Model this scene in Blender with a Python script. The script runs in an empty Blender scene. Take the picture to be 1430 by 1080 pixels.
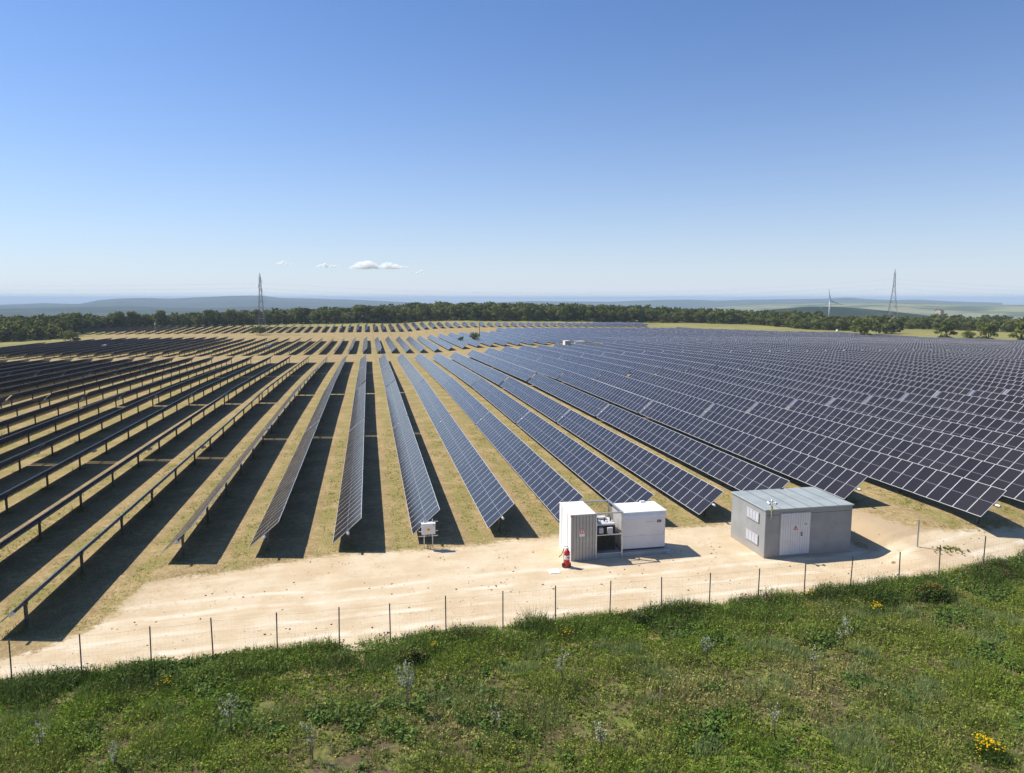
import bpy, math, random
import numpy as np
from mathutils import Vector
R = math.radians
rnd = random.Random(7)
rng = np.random.default_rng(11)
S = bpy.context.scene
COL = S.collection

# ------------------------------------------------------------------ camera, sky, sun, exposure
CAM_H, HEAD, PITCH, FPX = 16.0, R(11.36), R(7.1), 993.0
cam_d = bpy.data.cameras.new("Camera")
cam = bpy.data.objects.new("Camera", cam_d); COL.objects.link(cam)
cam.location = (0, 0, CAM_H)
cam.rotation_euler = (R(90) - PITCH, 0, -HEAD)
cam_d.sensor_width = 36.0; cam_d.lens = 36.0 * FPX / 1430.0
cam_d.clip_start = 0.5; cam_d.clip_end = 150000
S.camera = cam

TO_SUN = Vector((-0.69, 0.43, 1.0)).normalized()
SUN_EL = math.asin(TO_SUN.z)
SUN_AZ = math.atan2(TO_SUN.x, TO_SUN.y)          # clockwise from +Y
W = bpy.data.worlds.new("World"); S.world = W; W.use_nodes = True
wn = W.node_tree; bg = wn.nodes["Background"]
sky = wn.nodes.new("ShaderNodeTexSky"); sky.sky_type = 'NISHITA'; sky.sun_disc = False
sky.sun_elevation = SUN_EL; sky.sun_rotation = SUN_AZ
sky.altitude = 300; sky.air_density = 1.0; sky.dust_density = 0.6; sky.ozone_density = 3.0
wb = wn.nodes.new("ShaderNodeMix"); wb.data_type = 'RGBA'; wb.blend_type = 'MULTIPLY'; wb.inputs[0].default_value = 1.0   # camera white balance
wb.inputs[7].default_value = (0.68, 0.95, 1.30, 1)
wn.links.new(sky.outputs[0], wb.inputs[6])
# the pale band of humid air low in the sky
wg = wn.nodes.new("ShaderNodeTexCoord"); ws = wn.nodes.new("ShaderNodeSeparateXYZ"); wn.links.new(wg.outputs["Generated"], ws.inputs[0])
we = wn.nodes.new("ShaderNodeMath"); we.operation = 'ABSOLUTE'; wn.links.new(ws.outputs[2], we.inputs[0])
w1 = wn.nodes.new("ShaderNodeMath"); w1.operation = 'MULTIPLY'; w1.inputs[1].default_value = -8.0; wn.links.new(we.outputs[0], w1.inputs[0])
w2 = wn.nodes.new("ShaderNodeMath"); w2.operation = 'EXPONENT'; wn.links.new(w1.outputs[0], w2.inputs[0])
w3 = wn.nodes.new("ShaderNodeMath"); w3.operation = 'MULTIPLY'; w3.inputs[1].default_value = 0.85; wn.links.new(w2.outputs[0], w3.inputs[0])
wm = wn.nodes.new("ShaderNodeMix"); wm.data_type = 'RGBA'; wn.links.new(w3.outputs[0], wm.inputs[0]); wn.links.new(wb.outputs[2], wm.inputs[6])
wm.inputs[7].default_value = (8.0, 8.5, 9.2, 1); wn.links.new(wm.outputs[2], bg.inputs["Color"])
bg.inputs["Strength"].default_value = 0.085
sl = bpy.data.lights.new("Sun", 'SUN'); sl.energy = 5.0; sl.angle = R(0.53); sl.color = (1.0, 0.94, 0.85)
so = bpy.data.objects.new("Sun", sl); COL.objects.link(so)
so.rotation_euler = (-TO_SUN).to_track_quat('-Z', 'Y').to_euler()
so.location = (-60, 40, 90)
S.view_settings.view_transform = 'Standard'; S.view_settings.look = 'None'
S.view_settings.exposure = 0.3; S.view_settings.gamma = 1.0
S.cycles.max_bounces = 6; S.cycles.diffuse_bounces = 2; S.cycles.volume_bounces = 12; S.cycles.transparent_max_bounces = 8
S.cycles.use_denoising = True; S.cycles.denoising_input_passes = 'RGB_ALBEDO_NORMAL'; S.cycles.denoising_prefilter = 'ACCURATE'

# ------------------------------------------------------------------ pixel <-> place helpers
_fw = np.array([math.sin(HEAD)*math.cos(PITCH), math.cos(HEAD)*math.cos(PITCH), -math.sin(PITCH)])
_rt = np.array([math.cos(HEAD), -math.sin(HEAD), 0.0]); _up = np.cross(_rt, _fw)
def ray(u, v): return _fw + _rt*(u-715)/FPX - _up*(v-540)/FPX
def at_dist(u, v, D):
    d = ray(u, v); return np.array([0, 0, CAM_H]) + d*(D/math.hypot(d[0], d[1]))

# ------------------------------------------------------------------ terrain
def _tab(pts, lo, hi, st, sig):
    xs = np.arange(lo, hi, st); p = np.array(pts, float); v = np.interp(xs, p[:, 0], p[:, 1])
    n = int(3*sig/st); k = np.exp(-.5*(np.arange(-n, n+1)*st/sig)**2); k /= k.sum()
    return xs, np.convolve(np.pad(v, n, mode='edge'), k, 'valid')
_PY = _tab([(-200, 0), (95, 0), (128, -.3), (170, -1.0), (210, -2.0), (253, -3.55), (300, -4.1), (350, -4.5),
            (428, -4.3), (483, -2.6), (520, -1.7), (640, -1.5), (700, -3), (800, -8), (900, -13), (1000, -17.5)], -200, 1000, 2., 12.)
_RX = _tab([(-300, 0), (21, 0), (25, .2), (30, .85), (35, 1.3), (40, 1.7), (50, 1.95), (60, 2.2), (70, 2.35), (115, 2.1),
            (160, 1.5), (215, .7), (300, .3), (600, 0)], -300, 600, .5, 2.)
_FAR = np.array([(0, 0), (850, 0), (1000, 0), (1400, -13), (2000, -33), (4000, -70), (8000, -100), (15000, -125), (60000, -165)], float)
def ss(a, b, t):
    t = np.clip((np.asarray(t, float)-a)/(b-a), 0, 1); return t*t*(3-2*t)
def tz(x, y):
    x = np.asarray(x, float); y = np.asarray(y, float)
    r = np.hypot(x, y)
    z = np.interp(y, *_PY) + np.interp(x, *_RX)*ss(31, 41, y)
    # beyond the plateau on the right the land falls away sooner
    fall = np.interp(r, _FAR[:, 0], _FAR[:, 1])
    side = np.clip((r-520)/300, 0, 1)**1.5 * ss(150, 420, x) * 9 * (1-ss(900, 1600, r))
    left = ss(10, -170, x)*ss(470, 680, r)*9*(1-ss(900, 2000, r)) if True else 0
    z = z + fall - side - left
    pad = (1-ss(0, 2.5, np.maximum(np.maximum(22.5-x, x-30.2), 0))) * (1-ss(0, 2.5, np.maximum(np.maximum(36.5-y, y-42.8), 0)))
    return z*(1-pad)
def tzf(x, y): return float(tz(x, y))
def hit(u, v, h=0.0):
    d = ray(u, v); d = d/d[1]; p0 = np.array([0, 0, CAM_H]); t = 12.0
    while t < 900:
        p = p0 + d*t
        if p[2] < tzf(p[0], p[1]) + h: return p
        t += .1 if t < 80 else .5
    return p

def _hash(i, j, s):
    h = (i*374761393 + j*668265263 + s*982451653) & 0x7fffffff
    h = ((h ^ (h >> 13))*1274126177) & 0x7fffffff
    return ((h ^ (h >> 16)) & 0xffff)/65535.0
def vnoise(x, y, s=0):
    x = np.asarray(x, float); y = np.asarray(y, float)
    i = np.floor(x).astype(np.int64); j = np.floor(y).astype(np.int64); fx = x-i; fy = y-j
    fx = fx*fx*(3-2*fx); fy = fy*fy*(3-2*fy)
    return (_hash(i, j, s)*(1-fx)*(1-fy) + _hash(i+1, j, s)*fx*(1-fy) + _hash(i, j+1, s)*(1-fx)*fy + _hash(i+1, j+1, s)*fx*fy)
def fbm(x, y, s=0, o=3):
    t = 0; a = .5; n = 0
    for k in range(o): t = t + a*vnoise(x*2**k, y*2**k, s+k); n += a; a *= .5
    return t/n

# ------------------------------------------------------------------ materials
def new_mat(name):
    m = bpy.data.materials.new(name); m.use_nodes = True
    nt = m.node_tree; b = nt.nodes["Principled BSDF"]; return m, nt, b
def N(nt, t, **kw):
    n = nt.nodes.new(t)
    for k, v in kw.items():
        if k in n.inputs: n.inputs[k].default_value = v
        else: setattr(n, k, v)
    return n
def L(nt, a, b): nt.links.new(a, b)
def mixc(nt, fac, a, b, mode='MIX'):
    n = nt.nodes.new("ShaderNodeMix"); n.data_type = 'RGBA'; n.blend_type = mode
    for s, v in ((n.inputs[0], fac), (n.inputs[6], a), (n.inputs[7], b)):
        if isinstance(v, bpy.types.NodeSocket): nt.links.new(v, s)
        elif isinstance(v, (int, float)): s.default_value = v
        else: s.default_value = (*v, 1) if len(v) == 3 else v
    return n.outputs[2]
def mth(nt, op, a, b=None, c=None, clamp=False):
    n = nt.nodes.new("ShaderNodeMath"); n.operation = op; n.use_clamp = clamp
    for i, v in enumerate((a, b, c)):
        if v is None: continue
        if isinstance(v, bpy.types.NodeSocket): nt.links.new(v, n.inputs[i])
        else: n.inputs[i].default_value = v
    return n.outputs[0]
def sstep(nt, a, b, v):
    n = nt.nodes.new("ShaderNodeMapRange"); n.interpolation_type = 'SMOOTHSTEP'
    n.inputs[1].default_value = a; n.inputs[2].default_value = b; nt.links.new(v, n.inputs[0]); return n.outputs[0]
def noise(nt, vec, scale, detail=4, rough=.55):
    n = N(nt, "ShaderNodeTexNoise", Scale=scale, Detail=detail, Roughness=rough); L(nt, vec, n.inputs["Vector"]); return n.outputs["Fac"]
def mat(name, col, rough=.5, metal=0.0, var=.12, scale=2.0, bump=0.0, bscale=20, spec=.5):
    m, nt, b = new_mat(name)
    tc = N(nt, "ShaderNodeTexCoord")
    f = noise(nt, tc.outputs["Object"], scale, 5)
    dark = tuple(c*(1-var) for c in col); lite = tuple(min(1, c*(1+var)) for c in col)
    L(nt, mixc(nt, sstep(nt, .3, .7, f), dark, lite), b.inputs["Base Color"])
    b.inputs["Roughness"].default_value = rough; b.inputs["Metallic"].default_value = metal
    b.inputs["Specular IOR Level"].default_value = spec
    if bump:
        bn = N(nt, "ShaderNodeBump", Strength=bump, Distance=.02); L(nt, noise(nt, tc.outputs["Object"], bscale, 3), bn.inputs["Height"])
        L(nt, bn.outputs[0], b.inputs["Normal"])
    return m

M = {}
M['white_paint'] = mat('white_paint', (.80, .80, .80), .4, 0, .04, 1.2)
M['cream_panel'] = mat('cream_panel', (.72, .69, .68), .45, 0, .05, 1.0)
M['grey_metal'] = mat('grey_metal', (.40, .39, .38), .45, .2, .08, 2)
M['galvanised'] = mat('galvanised', (.55, .56, .57), .42, .6, .12, 6)
M['dark_steel'] = mat('dark_steel', (.07, .07, .075), .5, .3, .2, 4)
M['fence_steel'] = mat('fence_steel', (.13, .125, .13), .55, .35, .2, 6)
M['transformer'] = mat('transformer', (.05, .05, .05), .5, .2, .2, 4)
M['concrete'] = mat('concrete', (.40, .39, .37), .85, 0, .12, 1.3, .4, 30)
M['door_grey'] = mat('door_grey', (.66, .65, .66), .45, 0, .05, 1.5)
M['vent_grey'] = mat('vent_grey', (.50, .50, .51), .5, 0, .05, 2)
M['red_paint'] = mat('red_paint', (.50, .012, .02), .3, 0, .1, 4)
M['black_rubber'] = mat('black_rubber', (.015, .015, .016), .7, 0, .2, 8)
M['sign_white'] = mat('sign_white', (.78, .78, .76), .5, 0, .03, 3)
M['sign_red'] = mat('sign_red', (.62, .05, .06), .5, 0, .05, 3)
M['sign_yellow'] = mat('sign_yellow', (.75, .55, .04), .5, 0, .05, 3)
M['sign_black'] = mat('sign_black', (.02, .02, .02), .5, 0, .05, 3)
M['logo_plum'] = mat('logo_plum', (.075, .02, .04), .4, 0, .1, 3)
M['awning'] = mat('awning', (.62, .68, .80), .4, 0, .05, 2)
M['wood'] = mat('wood', (.20, .14, .08), .8, 0, .25, 6)
M['bark'] = mat('bark', (.10, .075, .05), .9, 0, .3, 4)
M['pylon_steel'] = mat('pylon_steel', (.20, .20, .21), .5, .4, .15, 1)
M['turbine_white'] = mat('turbine_white', (.55, .56, .58), .4, 0, .03, .2)
M['plaster'] = mat('plaster', (.68, .55, .40), .8, 0, .1, .6)
M['tile_roof'] = mat('tile_roof', (.35, .15, .09), .8, 0, .2, 2)
M['post_steel'] = mat('post_steel', (.13, .13, .135), .5, .5, .2, 4)
M['panel_back'] = mat('panel_back', (.022, .022, .026), .35, 0, .15, 2)
M['strip_grey'] = mat('strip_grey', (.17, .18, .22), .35, 0, .2, 3)

def m_kiosk():
    m, nt, b = new_mat('kiosk_concrete')
    tc = N(nt, "ShaderNodeTexCoord"); o = tc.outputs["Object"]
    c = mixc(nt, sstep(nt, .35, .7, noise(nt, o, .9, 6)), (.275, .28, .275), (.335, .335, .325))
    mp = N(nt, "ShaderNodeMapping"); mp.inputs["Scale"].default_value = (9, 9, .5); L(nt, o, mp.inputs[0])
    c = mixc(nt, mth(nt, 'MULTIPLY', sstep(nt, .55, .75, noise(nt, mp.outputs[0], 1, 4)), .35), c, (.25, .25, .245))
    # rain-splash dirt near the foot
    sx = N(nt, "ShaderNodeSeparateXYZ"); L(nt, o, sx.inputs[0])
    ft = mth(nt, 'SUBTRACT', mth(nt, 'ADD', sx.outputs[2], mth(nt, 'MULTIPLY', noise(nt, o, 3.0, 5, .7), -.9)), -.25)
    c = mixc(nt, mth(nt, 'MULTIPLY', mth(nt, 'SUBTRACT', 1, sstep(nt, -.1, .45, ft)), .55), c, (.42, .35, .26))
    L(nt, c, b.inputs["Base Color"]); b.inputs["Roughness"].default_value = .85
    bn = N(nt, "ShaderNodeBump", Strength=.35, Distance=.01); L(nt, noise(nt, o, 35, 4), bn.inputs["Height"]); L(nt, bn.outputs[0], b.inputs["Normal"])
    return m
M['kiosk'] = m_kiosk()
def m_roofing():
    m, nt, b = new_mat('roof_sheet')
    tc = N(nt, "ShaderNodeTexCoord"); o = tc.outputs["Object"]
    c = mixc(nt, sstep(nt, .3, .7, noise(nt, o, .8, 6)), (.29, .325, .31), (.36, .39, .375))
    c = mixc(nt, mth(nt, 'MULTIPLY', sstep(nt, .58, .7, noise(nt, o, 2.3, 5)), .5), c, (.36, .38, .36))
    L(nt, c, b.inputs["Base Color"]); b.inputs["Roughness"].default_value = .55
    return m
M['roof'] = m_roofing()

def m_panel():
    m, nt, b = new_mat('solar_glass')
    uv = N(nt, "ShaderNodeTexCoord").outputs["UV"]; s = N(nt, "ShaderNodeSeparateXYZ"); L(nt, uv, s.inputs[0])
    u, v = s.outputs[0], s.outputs[1]                       # metres on the module: u 0..1.134, v 0..2.38
    def edge(x, w, size):                                   # 1 inside the frame band
        d = mth(nt, 'MINIMUM', x, mth(nt, 'SUBTRACT', size, x)); return mth(nt, 'LESS_THAN', d, w)
    fr = mth(nt, 'MAXIMUM', edge(u, .027, 1.134), edge(v, .030, 2.42))
    def grid(x, off, pitch, w):
        t = mth(nt, 'ABSOLUTE', mth(nt, 'SUBTRACT', mth(nt, 'FRACT', mth(nt, 'DIVIDE', mth(nt, 'SUBTRACT', x, off), pitch)), .5))
        return mth(nt, 'GREATER_THAN', t, .5-w/pitch)
    cells = mth(nt, 'MAXIMUM', grid(u, .04, .1757, .0035), grid(v, .04, .0958, .0016))
    mid = mth(nt, 'LESS_THAN', mth(nt, 'ABSOLUTE', mth(nt, 'SUBTRACT', v, 1.21)), .009)
    oi = N(nt, "ShaderNodeObjectInfo"); ge = N(nt, "ShaderNodeNewGeometry")
    rv = mth(nt, 'ADD', mth(nt, 'MULTIPLY', oi.outputs["Random"], .5), mth(nt, 'MULTIPLY', ge.outputs["Random Per Island"], .5))
    c = mixc(nt, rv, (.013, .010, .009), (.032, .027, .026))
    c = mixc(nt, mth(nt, 'MULTIPLY', cells, .5), c, (.10, .10, .13))
    c = mixc(nt, mth(nt, 'MULTIPLY', mid, .8), c, (.38, .38, .42))
    c = mixc(nt, fr, c, (.50, .50, .50))
    L(nt, c, b.inputs["Base Color"])
    L(nt, mth(nt, 'ADD', mth(nt, 'MULTIPLY', fr, .25), .18), b.inputs["Roughness"])
    b.inputs["IOR"].default_value = 1.45
    # faint dust film
    return m
M['panel'] = m_panel()

def field_colour(nt, pos):
    """mown dry field: straw with greener strips along the low edge of every row"""
    s = N(nt, "ShaderNodeSeparateXYZ"); L(nt, pos, s.inputs[0])
    n1 = noise(nt, pos, .35, 6, .6); n2 = noise(nt, pos, 2.2, 5, .65); n3 = noise(nt, pos, 9, 3, .6)
    straw = mixc(nt, sstep(nt, .3, .7, n2), (.285, .195, .09), (.45, .34, .165))
    straw = mixc(nt, sstep(nt, .35, .75, n1), straw, (.235, .16, .085))
    green = mixc(nt, n3, (.15, .15, .03), (.31, .28, .075))
    ph = mth(nt, 'FRACT', mth(nt, 'DIVIDE', mth(nt, 'ADD', s.outputs[0], 4.2), 5.05))
    strip = mth(nt, 'MULTIPLY', sstep(nt, .0, .16, ph), mth(nt, 'SUBTRACT', 1.0, sstep(nt, .22, .52, ph)))
    g = mth(nt, 'ADD', mth(nt, 'MULTIPLY', strip, .5), mth(nt, 'MULTIPLY', mth(nt, 'SUBTRACT', n1, .44), 2.3))
    g = mth(nt, 'ADD', g, mth(nt, 'MULTIPLY', mth(nt, 'SUBTRACT', n3, .5), 1.5))
    c = mixc(nt, mth(nt, 'MULTIPLY', sstep(nt, .22, .85, g), .7), straw, green)
    mp = N(nt, "ShaderNodeMapping"); mp.inputs["Scale"].default_value = (14, 3.2, 6); L(nt, pos, mp.inputs[0])
    rk = noise(nt, mp.outputs[0], 1.0, 5, .75)                       # cut stalks lying along the rows
    c = mixc(nt, mth(nt, 'MULTIPLY', sstep(nt, .50, .62, rk), .55), c, (.50, .41, .21))
    c = mixc(nt, mth(nt, 'MULTIPLY', sstep(nt, .36, .46, rk), 0.0), c, (.2, .15, .07))
    c = mixc(nt, mth(nt, 'MULTIPLY', mth(nt, 'SUBTRACT', 1, sstep(nt, .34, .44, rk)), .6), c, (.135, .105, .045))
    c = mixc(nt, mth(nt, 'MULTIPLY', sstep(nt, .60, .72, n3), .5), c, (.13, .10, .045))
    return c, n3

def m_ground():
    m, nt, b = new_mat('ground')
    pos = N(nt, "ShaderNodeNewGeometry").outputs["Position"]
    fld, n3 = field_colour(nt, pos)
    def att(n): return N(nt, "ShaderNodeAttribute", attribute_name=n).outputs["Fac"]
    # foreground meadow soil / low green
    a1 = noise(nt, pos, .6, 5, .6); a2 = noise(nt, pos, 4.5, 4, .65)
    soil = mixc(nt, a2, (.085, .06, .035), (.16, .115, .07))
    mg = mixc(nt, a2, (.11, .15, .028), (.24, .26, .06))
    md = mixc(nt, sstep(nt, .43, .62, mth(nt, 'ADD', mth(nt, 'MULTIPLY', a1, .6), mth(nt, 'MULTIPLY', a2, .4))), soil, mg)
    c = mixc(nt, att('meadow'), fld, md)
    # pale hay meadow outside the array
    hay = mixc(nt, sstep(nt, .3, .7, noise(nt, pos, .045, 5)), (.21, .21, .065), (.31, .27, .10))
    hay = mixc(nt, mth(nt, 'MULTIPLY', sstep(nt, .4, .7, noise(nt, pos, .5, 4)), .4), hay, (.17, .17, .06))
    c = mixc(nt, att('hay'), c, hay)
    # far country: patchwork of fields and woods
    vo = N(nt, "ShaderNodeTexVoronoi", Scale=.0028); L(nt, pos, vo.inputs["Vector"])
    cr = N(nt, "ShaderNodeValToRGB"); cr.color_ramp.interpolation = 'CONSTANT'
    e = cr.color_ramp.elements; e[0].color = (.05, .085, .025, 1); e[0].position = 0
    e[1].color = (.13, .17, .05, 1); e[1].position = .3
    for p, q in ((.48, (.23, .22, .09)), (.64, (.035, .055, .018)), (.8, (.30, .26, .13)), (.9, (.09, .13, .04))):
        k = e.new(p); k.color = (*q, 1)
    sv = N(nt, "ShaderNodeSeparateColor"); L(nt, vo.outputs["Color"], sv.inputs[0]); L(nt, sv.outputs[0], cr.inputs[0])
    far = mixc(nt, sstep(nt, .52, .62, noise(nt, pos, .0016, 6, .6)), cr.outputs[0], (.03, .05, .017))
    c = mixc(nt, att('far'), c, far)
    c = mixc(nt, att('wood'), c, (.035, .04, .018))
    L(nt, c, b.inputs["Base Color"]); b.inputs["Roughness"].default_value = .95; b.inputs["Specular IOR Level"].default_value = .1
    bn = N(nt, "ShaderNodeBump", Strength=.9, Distance=.06); L(nt, noise(nt, pos, 7, 5, .7), bn.inputs["Height"]); L(nt, bn.outputs[0], b.inputs["Normal"])
    return m
M['ground'] = m_ground()

def m_road():
    m, nt, b = new_mat('dirt_track')
    pos = N(nt, "ShaderNodeNewGeometry").outputs["Position"]
    fld, n3 = field_colour(nt, pos)
    d = N(nt, "ShaderNodeAttribute", attribute_name='inside').outputs["Fac"]
    dull = N(nt, "ShaderNodeAttribute", attribute_name='dull').outputs["Fac"]
    n1 = noise(nt, pos, .5, 6, .6); n2 = noise(nt, pos, 3.5, 5, .7); nf = noise(nt, pos, 26, 3, .7)
    c = mixc(nt, sstep(nt, .3, .7, n1), (.55, .425, .265), (.65, .54, .375))
    c = mixc(nt, mth(nt, 'MULTIPLY', sstep(nt, .5, .75, n2), .45), c, (.49, .355, .21))
    # wheel-track streaks running along the track
    sx = N(nt, "ShaderNodeSeparateXYZ"); L(nt, pos, sx.inputs[0]); fd = N(nt, "ShaderNodeAttribute", attribute_name='from_fence').outputs["Fac"]
    cb = N(nt, "ShaderNodeCombineXYZ"); L(nt, mth(nt, 'MULTIPLY', sx.outputs[0], .07), cb.inputs[0]); L(nt, mth(nt, 'MULTIPLY', fd, 1.9), cb.inputs[1])
    st = noise(nt, cb.outputs[0], 1.0, 5, .65)
    wob = mth(nt, 'ADD', fd, mth(nt, 'MULTIPLY', noise(nt, pos, .12, 2), 2.2))
    rut = None
    for c0 in (2.6, 4.3, 6.4, 8.0):
        r_ = mth(nt, 'SUBTRACT', 1, sstep(nt, .06, .34, mth(nt, 'ABSOLUTE', mth(nt, 'SUBTRACT', wob, c0))))
        rut = r_ if rut is None else mth(nt, 'MAXIMUM', rut, r_)
    rut = mth(nt, 'MULTIPLY', rut, sstep(nt, .35, .6, noise(nt, pos, .4, 4, .6)))
    c = mixc(nt, mth(nt, 'MULTIPLY', sstep(nt, .48, .68, st), .3), c, (.70, .60, .44))
    c = mixc(nt, mth(nt, 'MULTIPLY', mth(nt, 'SUBTRACT', 1, sstep(nt, .3, .44, st)), .28), c, (.47, .34, .20))
    c = mixc(nt, mth(nt, 'MULTIPLY', rut, .85), c, (.73, .64, .49))
    big = noise(nt, pos, .16, 4, .6)
    c = mixc(nt, mth(nt, 'MULTIPLY', sstep(nt, .5, .68, big), .5), c, (.53, .385, .225))
    spk = noise(nt, pos, 14, 4, .8)
    c = mixc(nt, mth(nt, 'MULTIPLY', sstep(nt, .56, .66, spk), .35), c, (.43, .315, .19))
    c = mixc(nt, mth(nt, 'MULTIPLY', sstep(nt, .60, .70, nf), .45), c, (.36, .27, .18))
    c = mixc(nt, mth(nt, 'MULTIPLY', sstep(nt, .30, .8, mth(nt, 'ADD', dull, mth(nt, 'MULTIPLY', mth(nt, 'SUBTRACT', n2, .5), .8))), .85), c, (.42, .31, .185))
    e = mth(nt, 'ADD', d, mth(nt, 'MULTIPLY', mth(nt, 'SUBTRACT', n2, .5), 2.6))
    e = mth(nt, 'ADD', e, mth(nt, 'MULTIPLY', mth(nt, 'SUBTRACT', n1, .5), 1.6))
    c = mixc(nt, sstep(nt, -.35, .45, e), fld, c)
    L(nt, c, b.inputs["Base Color"]); b.inputs["Roughness"].default_value = .95; b.inputs["Specular IOR Level"].default_value = .1
    bn = N(nt, "ShaderNodeBump", Strength=.7, Distance=.04); L(nt, noise(nt, pos, 9, 6, .75), bn.inputs["Height"]); L(nt, bn.outputs[0], b.inputs["Normal"])
    return m
M['road'] = m_road()

def m_leaf(name, trans=.3, usecol=True, a=None, bcol=None):
    m, nt, b = new_mat(name); out = nt.nodes["Material Output"]
    if usecol: c = N(nt, "ShaderNodeAttribute", attribute_name='col').outputs["Color"]
    else: c = mixc(nt, N(nt, "ShaderNodeObjectInfo").outputs["Random"], a, bcol)
    if not usecol:
        ge = N(nt, "ShaderNodeNewGeometry")
        c = mixc(nt, mth(nt, 'MULTIPLY', ge.outputs["Random Per Island"], .5), c, tuple(x*1.35 for x in bcol))
    L(nt, c, b.inputs["Base Color"]); b.inputs["Roughness"].default_value = .6; b.inputs["Specular IOR Level"].default_value = .06
    t = N(nt, "ShaderNodeBsdfTranslucent"); L(nt, c, t.inputs[0])
    mx = N(nt, "ShaderNodeMixShader"); mx.inputs[0].default_value = trans
    L(nt, b.outputs[0], mx.inputs[1]); L(nt, t.outputs[0], mx.inputs[2]); L(nt, mx.outputs[0], out.inputs[0])
    return m
M['leaf'] = m_leaf('leaf_tinted')
M['oak_leaf'] = m_leaf('oak_leaf', .2, False, (.06, .085, .016), (.19, .205, .055))
M['olive_leaf'] = m_leaf('olive_leaf', .2, False, (.07, .08, .04), (.10, .105, .055))
M['silver_leaf'] = m_leaf('silver_leaf', .25, False, (.36, .40, .25), (.48, .50, .35))

def m_hill(name, a, bb, scale):
    m, nt, b = new_mat(name)
    pos = N(nt, "ShaderNodeNewGeometry").outputs["Position"]
    c = mixc(nt, sstep(nt, .42, .58, noise(nt, pos, scale, 6, .6)), a, bb)
    L(nt, c, b.inputs["Base Color"]); b.inputs["Roughness"].default_value = 1; b.inputs["Specular IOR Level"].default_value = 0
    return m
M['hill_wood'] = m_hill('hill_wood', (.018, .032, .018), (.045, .058, .032), .004)
M['hill_field'] = m_hill('hill_field', (.06, .085, .03), (.24, .24, .11), .0022)

# ------------------------------------------------------------------ mesh building
class MB:
    def __init__(s): s.v = []; s.f = []; s.m = []; s.uv = {}; s.sm = []
    def face(s, pts, mi=0, uv=None, smooth=False):
        i = len(s.v); s.v += [tuple(p) for p in pts]; s.f.append(tuple(range(i, i+len(pts)))); s.m.append(mi); s.sm.append(smooth)
        if uv: s.uv[len(s.f)-1] = uv
    def box(s, a, b, mi=0, bev=0.0):
        x0, y0, z0 = a; x1, y1, z1 = b; i = len(s.v)
        if bev:
            c = bev; P = []
            for z, k in ((z0, c), (z0+c, 0), (z1-c, 0), (z1, c)):
                P.append([(x0+k+c*(k == 0), y0+k), (x1-k-c*(k == 0), y0+k), (x1-k, y0+k+c*(k == 0)), (x1-k, y1-k-c*(k == 0)),
                          (x1-k-c*(k == 0), y1-k), (x0+k+c*(k == 0), y1-k), (x0+k, y1-k-c*(k == 0)), (x0+k, y0+k+c*(k == 0))])
            zs = (z0, z0+c, z1-c, z1)
            for r_, z in zip(P, zs): s.v += [(px, py, z) for px, py in r_]
            for q in range(3):
                for j in range(8):
                    j2 = (j+1) % 8; s.f.append((i+q*8+j, i+q*8+j2, i+q*8+8+j2, i+q*8+8+j)); s.m.append(mi); s.sm.append(False)
            s.f.append(tuple(i+24+j for j in range(8))); s.m.append(mi); s.sm.append(False)
            s.f.append(tuple(i+7-j for j in range(8))); s.m.append(mi); s.sm.append(False)
            return
        s.v += [(x0, y0, z0), (x1, y0, z0), (x1, y1, z0), (x0, y1, z0), (x0, y0, z1), (x1, y0, z1), (x1, y1, z1), (x0, y1, z1)]
        for q in ((0, 3, 2, 1), (4, 5, 6, 7), (0, 1, 5, 4), (1, 2, 6, 5), (2, 3, 7, 6), (3, 0, 4, 7)):
            s.f.append(tuple(i+k for k in q)); s.m.append(mi); s.sm.append(False)
    def tube(s, pts, rad, n=8, mi=0, cap=True, smooth=True):
        pts = [Vector(p) for p in pts]; rad = rad if isinstance(rad, (list, tuple)) else [rad]*len(pts)
        i = len(s.v)
        for k, p in enumerate(pts):
            d = (pts[min(k+1, len(pts)-1)]-pts[max(k-1, 0)]).normalized()
            a = d.orthogonal().normalized() if abs(d.z) > .9 else d.cross(Vector((0, 0, 1))).normalized()
            b = d.cross(a)
            for j in range(n):
                t = 2*math.pi*j/n; s.v.append(tuple(p+(a*math.cos(t)+b*math.sin(t))*rad[k]))
        for k in range(len(pts)-1):
            for j in range(n):
                j2 = (j+1) % n; s.f.append((i+k*n+j, i+k*n+j2, i+k*n+n+j2, i+k*n+n+j)); s.m.append(mi); s.sm.append(smooth)
        if cap:
            s.f.append(tuple(i+n-1-j for j in range(n))); s.m.append(mi); s.sm.append(False)
            e = i+(len(pts)-1)*n; s.f.append(tuple(e+j for j in range(n))); s.m.append(mi); s.sm.append(False)
    def bar(s, a, b, w, mi=0): s.tube([a, b], w*.7, 4, mi, True, False)
    def mesh(s, name, mats):
        me = bpy.data.meshes.new(name); me.from_pydata(s.v, [], s.f)
        for m_ in (mats if isinstance(mats, (list, tuple)) else [mats]): me.materials.append(m_)
        me.polygons.foreach_set("material_index", s.m); me.polygons.foreach_set("use_smooth", s.sm)
        if s.uv:
            l = me.uv_layers.new(name="UVMap")
            for fi, uv in s.uv.items():
                p = me.polygons[fi]
                for k, li in enumerate(p.loop_indices): l.data[li].uv = uv[k]
        me.update(); return me
    def build(s, name, mats, parent=None, loc=None):
        return link(name, s.mesh(name, mats), parent, loc)
def link(name, data, parent=None, loc=None):
    o = bpy.data.objects.new(name, data); COL.objects.link(o)
    if parent: o.parent = parent
    if loc is not None: o.location = loc
    return o
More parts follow.
